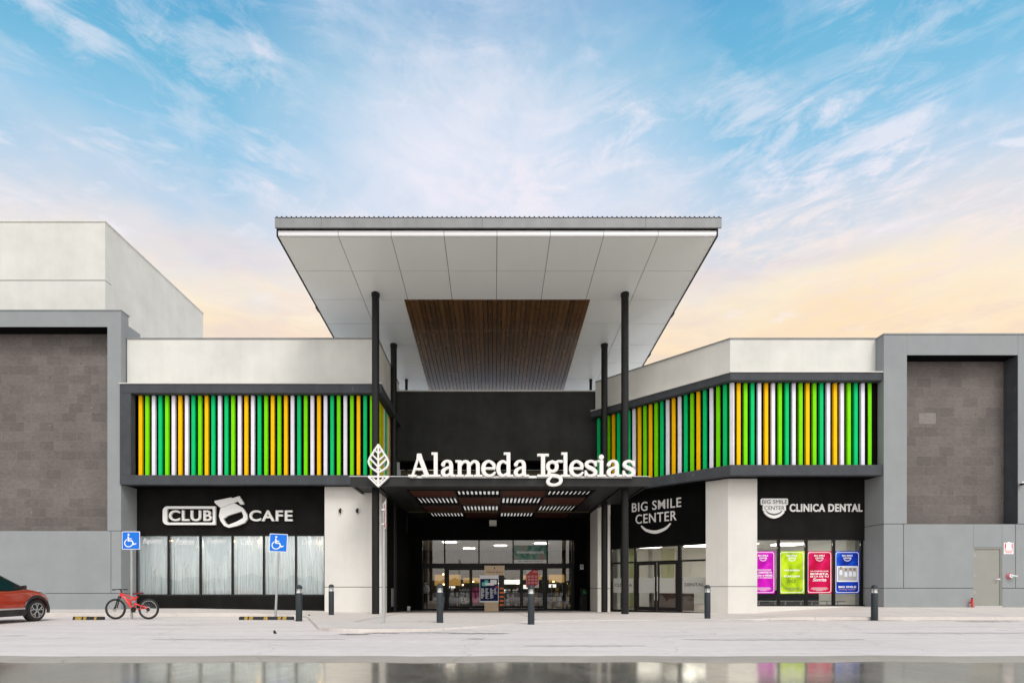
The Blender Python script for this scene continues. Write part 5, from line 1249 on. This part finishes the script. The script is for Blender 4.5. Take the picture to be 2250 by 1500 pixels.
# poster behind the upper glass
yv = YG+.042; fv = Frame((0, yv-.001, 0))
x0, x1, z0, z1 = PX(1129.5, YG), PX(1201, YG), PZ(1236, YG), PZ(1197, YG)
t_ = thing('shop_poster', ((x0+x1)/2, yv, z0), 'wide green shop-opening poster behind the upper entrance glass', 'poster')
MB().box(x0, x1, yv, yv+.006, z0, z1).build('sheet', print_mat('green_photo_print', (.08, .22, .17), (.25, .42, .35), (.5, .24, .2), 2.4), t_)
MB().box(x0, x1, yv-.003, yv-.001, z0, z0+.18*(z1-z0)).build('white_band', M['plainwhite'], t_)
text('lettering', 'innovasport', fv, x0+.08*(x1-x0), x0+.92*(x1-x0), z0+.48*(z1-z0), z0+.70*(z1-z0), M['plainwhite'], t_, .03, .002, .001)
text('lettering', 'Gran Apertura Visítanos', Frame((0, yv-.0035, 0)), x0+.12*(x1-x0), x0+.88*(x1-x0), z0+.05*(z1-z0), z0+.13*(z1-z0), txt_d, t_, .015, .002, .001)
x0, x1, z0, z1 = PX(1156, YG), PX(1184, YG), PZ(1290.5, YG), PZ(1250, YG)
yv2 = YG+.035
t_ = thing('door_poster', ((x0+x1)/2, yv2, z0), 'red and white poster stuck on the right entrance door glass', 'poster')
MB().box(x0, x1, yv2+.003, yv2+.007, z0, z1).build('sheet', M['plainwhite'], t_)
wv_ = (x1-x0)/100; hh = (z1-z0)/wv_
shape('red_shape', [('p', [(2, 5), (2, hh*.72), (50, hh-2), (97, hh-2), (97, 30), (62, 5)], 0)], Frame((0, yv2+.003, 0)), wv_, (x0, z0), M['signred'], t_, .002, 0, 0, step=.8)
pinkp = mat('pink_print', (.75, .30, .30), .5)
b = MB()
for i in range(3):
    for j in range(3): b.box(x0+(12+28*i)*wv_, x0+(34+28*i)*wv_, yv2-.0015, yv2+.0005, z0+(32+24*j)*wv_, z0+(48+24*j)*wv_)
b.build('calendar_grid', pinkp, t_)
MB().box(x0+55*wv_, x0+92*wv_, yv2-.0015, yv2+.0005, z1-26*wv_, z1-12*wv_).build('title_box', pinkp, t_)

# things inside the mall, seen through the doors
Yi = 35.0
def rack(px, py0, py1, w_px, Y, label, mats, seed):
    x0, x1 = PX(px-w_px/2, Y), PX(px+w_px/2, Y); z1 = PZ(py1, Y); rnd = random.Random(seed)
    t_ = thing('display_rack', ((x0+x1)/2, Y, fz), label, 'shop rack', 'racks inside the mall')
    b = MB(); b.box(x0, x0+.04, Y, Y+.5, fz, z1); b.box(x1-.04, x1, Y, Y+.5, fz, z1)
    n = 4
    for k in range(n): b.box(x0+.04, x1-.04, Y, Y+.5, fz+.1+(z1-fz-.15)*k/n, fz+.13+(z1-fz-.15)*k/n)
    b.build('frame', M['blackmetal'], t_)
    for k in range(n):
        zz = fz+.135+(z1-fz-.15)*k/n; x = x0+.06
        while x < x1-.15:
            ww = rnd.uniform(.08, .2); hgt = rnd.uniform(.15, .34); MB().box(x, min(x+ww, x1-.05), Y+.03, Y+.4, zz, zz+hgt).build('goods', rnd.choice(mats), t_); x += ww+.03
gmats = [mat('goods_orange', (.8, .2, .02), .5), mat('goods_white', (.8, .8, .8), .5), mat('goods_maroon', (.3, .02, .04), .5), mat('goods_yellow', (.75, .45, .04), .5), mat('goods_black', (.02, .02, .02), .5), mat('goods_blue', (.08, .15, .5), .5)]
rack(968, 1330, 1300, 16, 32.2, 'low shelf of mixed goods inside the mall at the left side window', gmats[2:]+gmats[:1], 1)
rack(998, 1330, 1288, 20, 33.4, 'tall dark shelf of pale goods inside the mall beside the patterned screen', gmats[1:3]+gmats[4:], 6)
rack(1126, 1330, 1291, 30, 33.0, 'shelf of white and maroon goods inside the mall behind the middle doors', gmats[1:3]+gmats[4:5]+gmats[1:2], 2)
rack(1171, 1330, 1294, 26, 31.9, 'shelf of orange and yellow goods inside the mall under the red poster', [gmats[0], gmats[3], gmats[0]], 3)
rack(1226, 1330, 1284, 26, 32.4, 'shelf of white and yellow goods inside the mall at the right side window', [gmats[1], gmats[3], gmats[4]], 4)
rack(1251, 1330, 1278, 10, 31.6, 'narrow stand of yellow goods at the right end of the entrance glazing', [gmats[3]], 7)
warmshop = mat('lit_shop_fascia', (.4, .22, .05), .5, emit=(1, .55, .13, .38)); whiteshop = mat('lit_shop_window', (.8, .8, .75), .5, emit=(1, .96, .88, 1.5))
for k, (pa, pb, za, zb, mm) in enumerate(((955, 1012, 1.15, 2.0, warmshop), (1018, 1064, 1.35, 1.75, warmshop), (1108, 1142, 1.25, 1.6, whiteshop), (1150, 1190, 1.6, 1.95, warmshop), (1206, 1240, 1.4, 2.0, warmshop), (1206, 1222, 1.0, 1.25, whiteshop), (1100, 1136, .6, .85, whiteshop), (985, 1000, .95, 1.1, whiteshop), (1150, 1165, .9, 1.2, whiteshop))):
    MB().box(PX(pa, 41), PX(pb, 41), 41, 41.1, za, zb).build('lit_shopfront', mm, eh)
for px, py in ((1017, 1284), (1040, 1277), (1085, 1276), (1097, 1281), (1137, 1281), (1216, 1277), (1246, 1281), (974, 1261), (975, 1283)):
    MB().lathe((PX(px, 36), 36, PZ(py, 36)), [(0, -.05), (.05, -.03), (.05, .03), (0, .05)], 8).build('spot_lamp', M['lampwarm'], eh)
x0, x1, z0, z1 = PX(1010, 33), PX(1031, 33), PZ(1326, 33), PZ(1292, 33)
t_ = thing('display_screen', ((x0+x1)/2, 33, fz), 'black and white patterned screen inside the left entrance door', 'screen')
MB().box(x0, x1, 33, 33.05, z0, z1).build('screen', print_mat('screen_pattern', (.05, .05, .06), (.6, .6, .62), (.85, .85, .85), 9), t_); MB().box(x0, x1, 33.05, 33.2, fz, z1+.03).build('case', M['blackmetal'], t_)
x0, x1, z0, z1 = PX(1037, 33), PX(1052, 33), PZ(1326, 33), PZ(1291, 33)
t_ = thing('display_banner', ((x0+x1)/2, 33, fz), 'pink and lilac banner stand inside the mall beside the directory totem', 'banner')
MB().box(x0, x1, 33, 33.02, z0, z1).build('sheet', print_mat('pink_banner', (.7, .02, .22), (.75, .05, .3), (.5, .5, .8), 1.1), t_); MB().box(x0, x1, 32.9, 33.2, fz, fz+.08).build('base', M['galv'], t_)

# ================================================================== BICYCLE (wheels parallel to the facade, front to the left)
YBk = 17.5; kb = YBk/F
def bp(cx_, cy_, dy=0.0): return (PX(220+cx_/16.07, YBk), YBk+dy, max(0.0, PZ(1280+cy_/16.07, YBk)+.003))
wf_, wr_ = bp(545, 930), bp(1715, 915); RW = .344
bk = thing('bicycle', (PX(290, YBk), YBk, 0), 'red full suspension bicycle leaning by the straight parking sign post', 'bicycle')
for c in (wf_, wr_):
    c = (c[0], c[1], RW)
    wo = MB().lathe(c, [(RW-.066, -.02), (RW-.04, -.034), (RW-.012, -.024), (RW, 0), (RW-.012, .024), (RW-.04, .034), (RW-.066, .02), (RW-.066, -.02)], 48, 'y').build('wheel', M['rubber'], bk, smooth=True)
    MB().lathe(c, [(RW-.080, -.012), (RW-.065, -.014), (RW-.065, .014), (RW-.080, .012), (RW-.080, -.012)], 48, 'y').build('rim', M['silver'], wo, smooth=True)
    b = MB()
    for k in range(24):
        a = 2*math.pi*k/24; s_ = .02*(-1)**k
        b.tube([(c[0]+.02*math.cos(a+.5), c[1]+s_, c[2]+.02*math.sin(a+.5)), (c[0]+(RW-.078)*math.cos(a), c[1], c[2]+(RW-.078)*math.sin(a))], .0018, 4, False)
    b.build('spokes', M['galv'], wo); MB().tube([(c[0], c[1]-.04, c[2]), (c[0], c[1]+.04, c[2])], .022, 12).build('hub', M['silver'], wo)
    MB().lathe((c[0], c[1]-.034, c[2]), [(.035, 0), (.08, 0), (.08, .003), (.035, .003)], 24, 'y').build('brake_disc', M['silver'], wo)
b = MB()
b.tube([bp(745, 345), bp(715, 470)], .03, 12); b.tube([bp(755, 385), bp(930, 450), bp(1100, 500), bp(1240, 545)], .022, 10); b.tube([bp(750, 440), bp(880, 540), bp(1000, 720), bp(1090, 860)], [.032, .034, .036, .03], 12)
b.tube([bp(1310, 470), bp(1240, 560), bp(1220, 620)], .034, 12); b.tube([bp(900, 560), bp(1050, 600), bp(1180, 590)], .022, 10); b.tube([bp(1060, 600), bp(1070, 800)], .026, 10); b.tube([bp(1090, 860), bp(1210, 930)], .03, 10)
soft(b.build('frame', M['redbike'], bk), 60)
b = MB()
for s_ in (-.035, .035):
    b.tube([bp(1225, 730, s_*.6), bp(1330, 770, s_), bp(1690, 885, s_*1.5)], [.026, .018, .012], 8); b.tube([bp(1205, 935, s_*.6), bp(1400, 925, s_), bp(1690, 895, s_*1.5)], .012, 8)
b.tube([bp(1225, 730), bp(1205, 935)], .022, 8); soft(b.build('swing_arm', M['redbike'], bk), 60)
b = MB(); b.tube([bp(1130, 690), bp(1250, 640)], .022, 10); b.build('shock_absorber', M['galv'], bk)
b = MB()
for s_ in (-.045, .045): b.tube([bp(690, 490, s_), bp(545, 920, s_)], [.018, .022], 8)
b.tube([bp(690, 490, -.05), bp(690, 490, .05)], .024, 8); b.tube([bp(640, 640, -.045), bp(640, 640, .045)], .014, 8); soft(b.build('fork', M['blackmetal'], bk))
b = MB(); b.tube([bp(745, 345), bp(745, 280), bp(700, 240)], .02, 8); b.tube([bp(700, 240, -.33), bp(690, 225, -.1), bp(690, 225, .1), bp(700, 240, .33)], .013, 8); o = b.build('handlebar', M['blackmetal'], bk)
for s_ in (-1, 1): MB().tube([bp(700, 240, s_*.34), bp(698, 238, s_*.22)], .02, 8).build('grip', M['rubber'], o)
b = MB(); b.tube([bp(1310, 470), bp(1330, 400)], .015, 8); b.build('seat_post', M['blackmetal'], bk)
v0 = bp(1160, 385); v1 = bp(1490, 365)
b = MB(); n = 8; P = []
for i in range(n+1):
    u = i/n; x = v0[0]+(v1[0]-v0[0])*u; wv = .025+.055*u**2; z = v0[2]+.012*math.sin(u*3)+.02*u
    P += [(x, YBk-wv, z-.02), (x, YBk-wv*.7, z+.018), (x, YBk, z+.025), (x, YBk+wv*.7, z+.018), (x, YBk+wv, z-.02), (x, YBk, z-.03)]
b.add(P, [(i*6+k, i*6+(k+1) % 6, (i+1)*6+(k+1) % 6, (i+1)*6+k) for i in range(n) for k in range(6)]+[tuple(range(6)), tuple(n*6+5-k for k in range(6))])
b.build('saddle', mat('red_black_saddle', (.16, .01, .02), .5), bk, smooth=True)
b = MB(); b.lathe(bp(1215, 935, -.06), [(.02, 0), (.085, 0), (.085, .006), (.02, .006)], 24, 'y'); b.tube([bp(1215, 935, -.08), bp(1270, 1020, -.08)], .012, 6); b.tube([bp(1215, 935, .08), bp(1160, 860, .08)], .012, 6); cr = b.build('crankset', M['blackmetal'], bk)
b = MB(); q = bp(1275, 1020, -.13); b.box(q[0]-.05, q[0]+.05, q[1]-.05, q[1]+.04, q[2]-.012, q[2]+.012); b.build('pedal', M['rubber'], cr)
b = MB(); b.lathe((wr_[0], YBk-.05, RW), [(.02, 0), (.055, 0), (.05, .03), (.02, .03)], 20, 'y'); b.tube([(wr_[0], YBk-.06, RW), bp(1770, 960, -.06), bp(1700, 1000, -.06), bp(1695, 1055, -.06)], .012, 6); b.build('derailleur', M['blackmetal'], bk)

# ================================================================== CAR (parked nose to the building)
XS = PX(80, 16.5); cxr = XS-.86
car = thing('parked_car', (cxr, 15.2, 0), 'orange compact crossover car with a black roof, cut by the left edge of the picture', 'car')
cf = Frame((cxr, 15.2, 0), R(90))       # local x forward (to the building), local y to the car's left
st = [(-2.05, .55, .55, .75, .78), (-1.98, .40, .74, .98, .82), (-1.75, .27, .86, 1.02, .86), (-1.3, .24, .89, 1.02, .87), (-.6, .22, .895, 1.01, .875), (0, .22, .895, 1.0, .875), (.5, .22, .895, .99, .87), (.95, .22, .89, 1.06, .80), (1.25, .24, .885, 1.03, .76), (1.55, .25, .87, .98, .72), (1.8, .27, .82, .88, .66), (1.95, .30, .72, .76, .56), (2.03, .38, .60, .66, .50)]
v = []; f = []
for (x, zb, w_, zt_, wt) in st:
    v += [(x, -w_*.9, zb), (x, -w_*.985, zb+.12), (x, -w_, (zb+zt_)/2), (x, -w_*.975, zt_-.10), (x, -wt, zt_), (x, wt, zt_), (x, w_*.975, zt_-.10), (x, w_, (zb+zt_)/2), (x, w_*.985, zb+.12), (x, w_*.9, zb)]
n = 10
for i in range(len(st)-1): f += [(i*n+k, i*n+(k+1) % n, (i+1)*n+(k+1) % n, (i+1)*n+k) for k in range(n)]
f += [tuple(range(n)), tuple((len(st)-1)*n+k for k in range(n-1, -1, -1))]
body = MB(cf).add(v, f)
bme = body.mesh('body')
bo = bpy.data.objects.new('tmpbody', bme); COL.objects.link(bo)
cut = MB(cf)
for xw_ in (1.3, -1.3): cut.tube([(xw_, -1.2, .345), (xw_, -.55, .345)], .405, 32); cut.tube([(xw_, .55, .345), (xw_, 1.2, .345)], .405, 32)
co_ = bpy.data.objects.new('tmpcut', cut.mesh('cut')); COL.objects.link(co_)
s1 = bo.modifiers.new('s', 'SUBSURF'); s1.levels = 2; s1.render_levels = 2
m1_ = bo.modifiers.new('b', 'BOOLEAN'); m1_.operation = 'DIFFERENCE'; m1_.object = co_; m1_.solver = 'EXACT'
dg = bpy.context.evaluated_depsgraph_get(); dg.update(); bm2 = bpy.data.meshes.new_from_object(bo.evaluated_get(dg))
bpy.data.objects.remove(bo); bpy.data.objects.remove(co_)
body_o = link('body', bm2, M['carpaint'], car); soft(body_o, 40)
# cabin
gs = [(-1.95, .98, 1.02, .70, .66), (-1.5, .98, 1.42, .80, .60), (-1.1, .98, 1.545, .82, .60), (-.4, .98, 1.57, .82, .61), (.1, .98, 1.53, .82, .60), (.35, .98, 1.44, .82, .61), (.75, .99, 1.22, .82, .68), (1.1, 1.0, 1.04, .78, .74)]
v = []; f = []
for (x, zb, zt_, wb, wt) in gs: v += [(x, -wb, zb-.05), (x, -wt-.04, zt_-.06), (x, -wt+.04, zt_), (x, wt-.04, zt_), (x, wt+.04, zt_-.06), (x, wb, zb-.05)]
n = 6
for i in range(len(gs)-1): f += [(i*n+k, i*n+(k+1) % n, (i+1)*n+(k+1) % n, (i+1)*n+k) for k in range(n)]
f += [tuple(range(n)), tuple((len(gs)-1)*n+k for k in range(n-1, -1, -1))]
cabin = MB(cf).add(v, f).build('cabin', M['carblack'], car); soft(cabin, 30)
def cabin_pt(x, u, s_):
    for a, c in zip(gs, gs[1:]):
        if a[0] <= x <= c[0]:
            t = (x-a[0])/(c[0]-a[0]); q = [a[i]+(c[i]-a[i])*t for i in range(5)]; break
    y0, z0, y1, z1 = q[3], q[1]-.05, q[4]+.04, q[2]-.06
    return (x, s_*(y0+(y1-y0)*u+.006), z0+(z1-z0)*u)
for s_ in (-1, 1):
    for (xa_, xb_) in ((-.35, .62), (-1.35, -.42)):
        v = []; m = 8
        for i in range(m+1):
            x = xa_+(xb_-xa_)*i/m; v += [cabin_pt(x, .14, s_), cabin_pt(x, .90, s_)]
        MB(cf).add(v, [(2*i, 2*i+2, 2*i+3, 2*i+1) for i in range(m)]).build('side_window', M['carglass'], cabin)
MB(cf).add([(.40, -.5, 1.425), (.40, .5, 1.425), (.98, .62, 1.115), (.98, -.62, 1.115)], [(0, 1, 2, 3)]).build('windscreen', M['carglass'], cabin)
for s_ in (-1, 1):
    mi = MB(cf).hexa([(.68, s_*.91, 1.01), (.78, s_*.91, 1.01), (.78, s_*1.04, 1.03), (.68, s_*1.04, 1.03)], [(.68, s_*.91, 1.11), (.75, s_*.91, 1.11), (.75, s_*1.05, 1.13), (.68, s_*1.05, 1.13)]).build('mirror', M['carblack'], car, bevel=.02)
    MB(cf).box(.70, .74, s_*.875-.045, s_*.875+.045, .99, 1.03).build('mirror_arm', M['carblack'], mi)
    soft(MB(cf).tube([(1.48, s_*.765, .955), (1.60, s_*.755, .925), (1.75, s_*.70, .865), (1.88, s_*.60, .80), (1.95, s_*.5, .765)], [.02, .055, .075, .07, .03], 12).build('headlight', M['headlamp'], car))
    MB(cf).box(-.85, .85, s_*.885-.025, s_*.885+.025, .40, .445).build('sill_trim', M['silver'], car); MB(cf).box(-.88, .88, s_*.865-.035, s_*.865+.035, .20, .395).build('sill', M['carblack'], car, bevel=.02)
    for xw_ in (1.3, -1.3):
        pr = []
        m = 22
        for i in range(m+1):
            a = R(-12)+R(204)*i/m; pr.append((xw_+.43*math.cos(a), s_*.868, .345+.43*math.sin(a)))
        MB(cf).tube(pr, .045, 8).build('arch_trim', M['carblack'], car, smooth=True)
MB(cf).hexa([(1.86, -.62, .22), (2.04, -.5, .22), (2.04, .5, .22), (1.86, .62, .22)], [(1.9, -.66, .46), (2.06, -.52, .46), (2.06, .52, .46), (1.9, .66, .46)]).build('bumper', M['carblack'], car, bevel=.03)
def wheel(xw_, s_):
    c = (xw_, s_*.78, .345)
    w_ = MB(cf).lathe(c, [(.235, -.10), (.31, -.108), (.338, -.08), (.345, 0), (.338, .08), (.31, .108), (.235, .10)], 40, 'y').build('wheel', M['rubber'], car, smooth=True)
    soft(w_, 40)
    MB(cf).lathe(c, [(0, s_*.06), (.236, s_*.06), (.236, s_*.10)], 40, 'y').build('rim_dish', M['carblack'], w_)
    b = MB(cf); yo_ = s_*.095
    def bar(a0, r0, a1, r1, hw):
        p = Vector((r0*math.cos(a0), r0*math.sin(a0))); q = Vector((r1*math.cos(a1), r1*math.sin(a1))); d = (q-p).normalized(); nn = Vector((-d.y, d.x))*hw
        b.hexa([(c[0]+k.x, c[1]+yo_-.012, c[2]+k.y) for k in (p-nn, q-nn, q+nn, p+nn)], [(c[0]+k.x, c[1]+yo_+.012, c[2]+k.y) for k in (p-nn, q-nn, q+nn, p+nn)])
    for k in range(5):
        a = 2*math.pi*k/5+.3
        bar(a, .02, a, .125, .017); bar(a, .12, a+.30, .228, .013); bar(a, .12, a-.30, .228, .013)
    b.lathe((c[0], c[1]+yo_, c[2]), [(.222, -.012), (.238, -.012), (.238, .012), (.222, .012), (.222, -.012)], 36, 'y')
    b.build('rim_spokes', M['silver'], w_)
for xw_ in (1.3, -1.3):
    for s_ in (-1, 1): wheel(xw_, s_)

# unseen hedge added behind the viewer to darken the mirror image in the entrance glass
hm = mat('unseen_hedge_leaves', (.035, .055, .022), .8, var=.5, vscale=3)
v = []; f = []; rnd = random.Random(11); n = 160; m = 7
for i in range(n+1):
    x = -70+140*i/n; hb = 2.3+.3*math.sin(x*.31)+.3*math.sin(x*.83+1)+rnd.uniform(-.45, .45)
    for j, (dy, q) in enumerate(((1.6, 0), (1.9, .4), (1.6, .8), (.6, 1.0), (-.6, 1.0), (-1.8, .7), (-1.6, 0))): v.append((x+rnd.uniform(-.2, .2), -34+dy+rnd.uniform(-.5, .5), hb*q*rnd.uniform(.88, 1.1)))
for i in range(n):
    for j in range(m-1): f.append((i*m+j, (i+1)*m+j, (i+1)*m+j+1, i*m+j+1))
tag(MB().add(v, f).build('unseen_hedge', hm), kind='stuff')

kerb_shade = mat('kerb_shade_dark', (.045, .043, .042), .35, var=.4, vscale=4)  # shade at the kerb foot, put on the ground as dark patches
grey_smear = mat('grey_smear_concrete', (.27, .255, .24), .5, var=.25, vscale=3)  # mid-grey tone for the ends of the kerb shade and loose smears
damp2 = mat('worn_stain', (.50, .455, .42), .7, var=.15, vscale=3)
def patch(name, pts, mm):
    """flat patch lying on the ground, outline given by its real ground points"""
    v = [(x, y, (pave_z(x, y) if y > interp(x, YF) else 0)+.004) for x, y in pts]
    tag(MB().add(v, [tuple(range(len(v)))]).build(name, mm), kind='structure')
def blot(px0, px1, py, half, mm, seed, name='shade_stain_patch'):
    rnd = random.Random(seed); Y0 = H*F/(py-CY); xa, xb = PX(px0, Y0), PX(px1, Y0); n = 22; top = []; bot = []
    for i in range(n+1):
        u = i/n; x = xa+(xb-xa)*u; env = math.sin(math.pi*min(max(u, .02), .98))**.6
        top.append((x, Y0+half*env*rnd.uniform(.35, 1.0))); bot.append((x, Y0-half*env*rnd.uniform(.35, 1.0)))
    patch(name, bot+top[::-1], mm)
blot(744, 812, 1393, .22, kerb_shade, 1); blot(800, 880, 1390, .16, kerb_shade, 2); blot(872, 1010, 1389.5, .09, kerb_shade, 3); blot(1025, 1064, 1403, .10, grey_smear, 4); blot(985, 1120, 1391, .20, grey_smear, 5)  # painted shade along the island kerb, then mid-grey smears
for k, (a, c, hv, mm) in enumerate(((1440, 1590, .10, grey_smear), (1600, 1660, .09, kerb_shade), (1680, 1800, .10, kerb_shade), (1820, 1990, .10, kerb_shade), (2010, 2250, .11, kerb_shade), (2100, 2240, .25, grey_smear))): blot(a, c, 1362.6 if k < 5 else 1365, hv, mm, 20+k)  # painted shade along the foot of the right kerb
blot(0, 60, 1396, .12, damp2, 40); blot(300, 470, 1372, .16, damp2, 41); blot(330, 760, 1404, .18, damp2, 42); blot(1500, 1900, 1404, .3, damp2, 43); blot(1150, 1420, 1418, .16, damp2, 44); blot(1900, 2250, 1390, .25, damp2, 45)
# saw-cut joints in the pavement
b = MB()
for (xa, ya, xb, yb) in ((.62, 27.6, 1.35, 17.2), (-3.6, 27.0, -4.1, 15.5), (9.0, 21.0, 9.4, 17.4), (-9.0, 22.0, -9.4, 19.5), (16.5, 21, 16.8, 17.4)):
    n = 24
    for i in range(n):
        p = [(xa+(xb-xa)*(i+k)/n, ya+(yb-ya)*(i+k)/n) for k in (0, 1)]
        b.add([(p[0][0]-.012, p[0][1], pave_z(*p[0])+.004), (p[0][0]+.012, p[0][1], pave_z(*p[0])+.004), (p[1][0]+.012, p[1][1], pave_z(*p[1])+.004), (p[1][0]-.012, p[1][1], pave_z(*p[1])+.004)], [(0, 1, 2, 3)])
tag(b.build('pavement_joints', M['groove']), kind='structure')

# ------------------------------------------------------------------ person just inside the left end of the glazing
Yp = 31.3; xp = PX(934, Yp); zp_ = fz
pr = thing('person', (xp, Yp, zp_), 'person in dark cap and pale shirt standing inside the left end of the entrance glazing', 'person')
J = {'pel': (0, 0, .95), 'ch': (0, .01, 1.28), 'nk': (.01, 0, 1.50), 'hd': (.03, -.02, 1.60), 'top': (.03, -.01, 1.72), 'hl': (-.09, 0, .90), 'kl': (-.10, -.02, .49), 'al': (-.11, .02, .08), 'tl': (-.11, -.16, .04), 'hr': (.09, 0, .90), 'kr': (.11, -.03, .49), 'ar': (.12, .02, .08), 'tr': (.14, -.16, .04),
     'sl': (-.18, 0, 1.42), 'el': (-.24, .02, 1.14), 'wl': (-.14, -.2, 1.02), 'fl': (-.08, -.27, 1.02), 'sr': (.18, 0, 1.42), 'er': (.25, .03, 1.14), 'wr': (.16, -.2, 1.04), 'fr': (.09, -.27, 1.03)}
RD = {'pel': .15, 'ch': .165, 'nk': .06, 'hd': .095, 'top': .06, 'hl': .10, 'kl': .065, 'al': .048, 'tl': .04, 'hr': .10, 'kr': .065, 'ar': .048, 'tr': .04, 'sl': .07, 'el': .048, 'wl': .034, 'fl': .036, 'sr': .07, 'er': .048, 'wr': .034, 'fr': .036}
E = [('pel', 'ch'), ('ch', 'nk'), ('nk', 'hd'), ('hd', 'top'), ('pel', 'hl'), ('hl', 'kl'), ('kl', 'al'), ('al', 'tl'), ('pel', 'hr'), ('hr', 'kr'), ('kr', 'ar'), ('ar', 'tr'), ('ch', 'sl'), ('sl', 'el'), ('el', 'wl'), ('wl', 'fl'), ('ch', 'sr'), ('sr', 'er'), ('er', 'wr'), ('wr', 'fr')]
kk = list(J); me = bpy.data.meshes.new('skel'); me.from_pydata([(xp+J[k][0], Yp+J[k][1], zp_+J[k][2]) for k in kk], [(kk.index(a), kk.index(c)) for a, c in E], [])
ob = bpy.data.objects.new('tmpskel', me); COL.objects.link(ob); ob.modifiers.new('skin', 'SKIN'); sbm = ob.modifiers.new('sub', 'SUBSURF'); sbm.levels = 2; sbm.render_levels = 2
if not me.skin_vertices: 
    bm = bmesh.new(); bm.from_mesh(me); bm.verts.layers.skin.verify(); bm.to_mesh(me); bm.free()
for i, k in enumerate(kk): me.skin_vertices[0].data[i].radius = (RD[k], RD[k]*(.72 if k in ('ch', 'pel') else 1)); me.skin_vertices[0].data[i].use_root = (k == 'pel')
dg = bpy.context.evaluated_depsgraph_get(); dg.update(); pm = bpy.data.meshes.new_from_object(ob.evaluated_get(dg)); bpy.data.objects.remove(ob)
skin_m = mat('skin', (.30, .16, .10), .6); shirt_m = mat('pale_shirt', (.5, .52, .55), .8); trous_m = mat('dark_trousers', (.012, .013, .018), .8)
pm.transform(Matrix.Translation(-Vector((xp, Yp, zp_)))); po = bpy.data.objects.new('body', pm); COL.objects.link(po); po.parent = pr
pm.materials.clear()
for m_ in (skin_m, shirt_m, trous_m): pm.materials.append(m_)
for p in pm.polygons:
    c = p.center; p.material_index = 2 if (c.z < .98 and abs(c.x) < .2 and c.y > -.19) or c.z < .5 else (0 if c.z > 1.47 or c.y < -.13 else 1); p.use_smooth = True
MB().lathe((xp+.03, Yp-.01, zp_+1.66), [(.105, 0), (.107, .05), (.085, .10), (.04, .125), (0, .13)], 18).build('cap', trous_m, pr, smooth=True)
MB().box(xp+.06, xp+.17, Yp-.14, Yp+.02, zp_+1.655, zp_+1.67).build('cap_peak', trous_m, pr)
MB().box(xp-.04, xp+.10, Yp-.125, Yp-.10, zp_+1.53, zp_+1.58).build('face_mask', M['plainwhite'], pr)
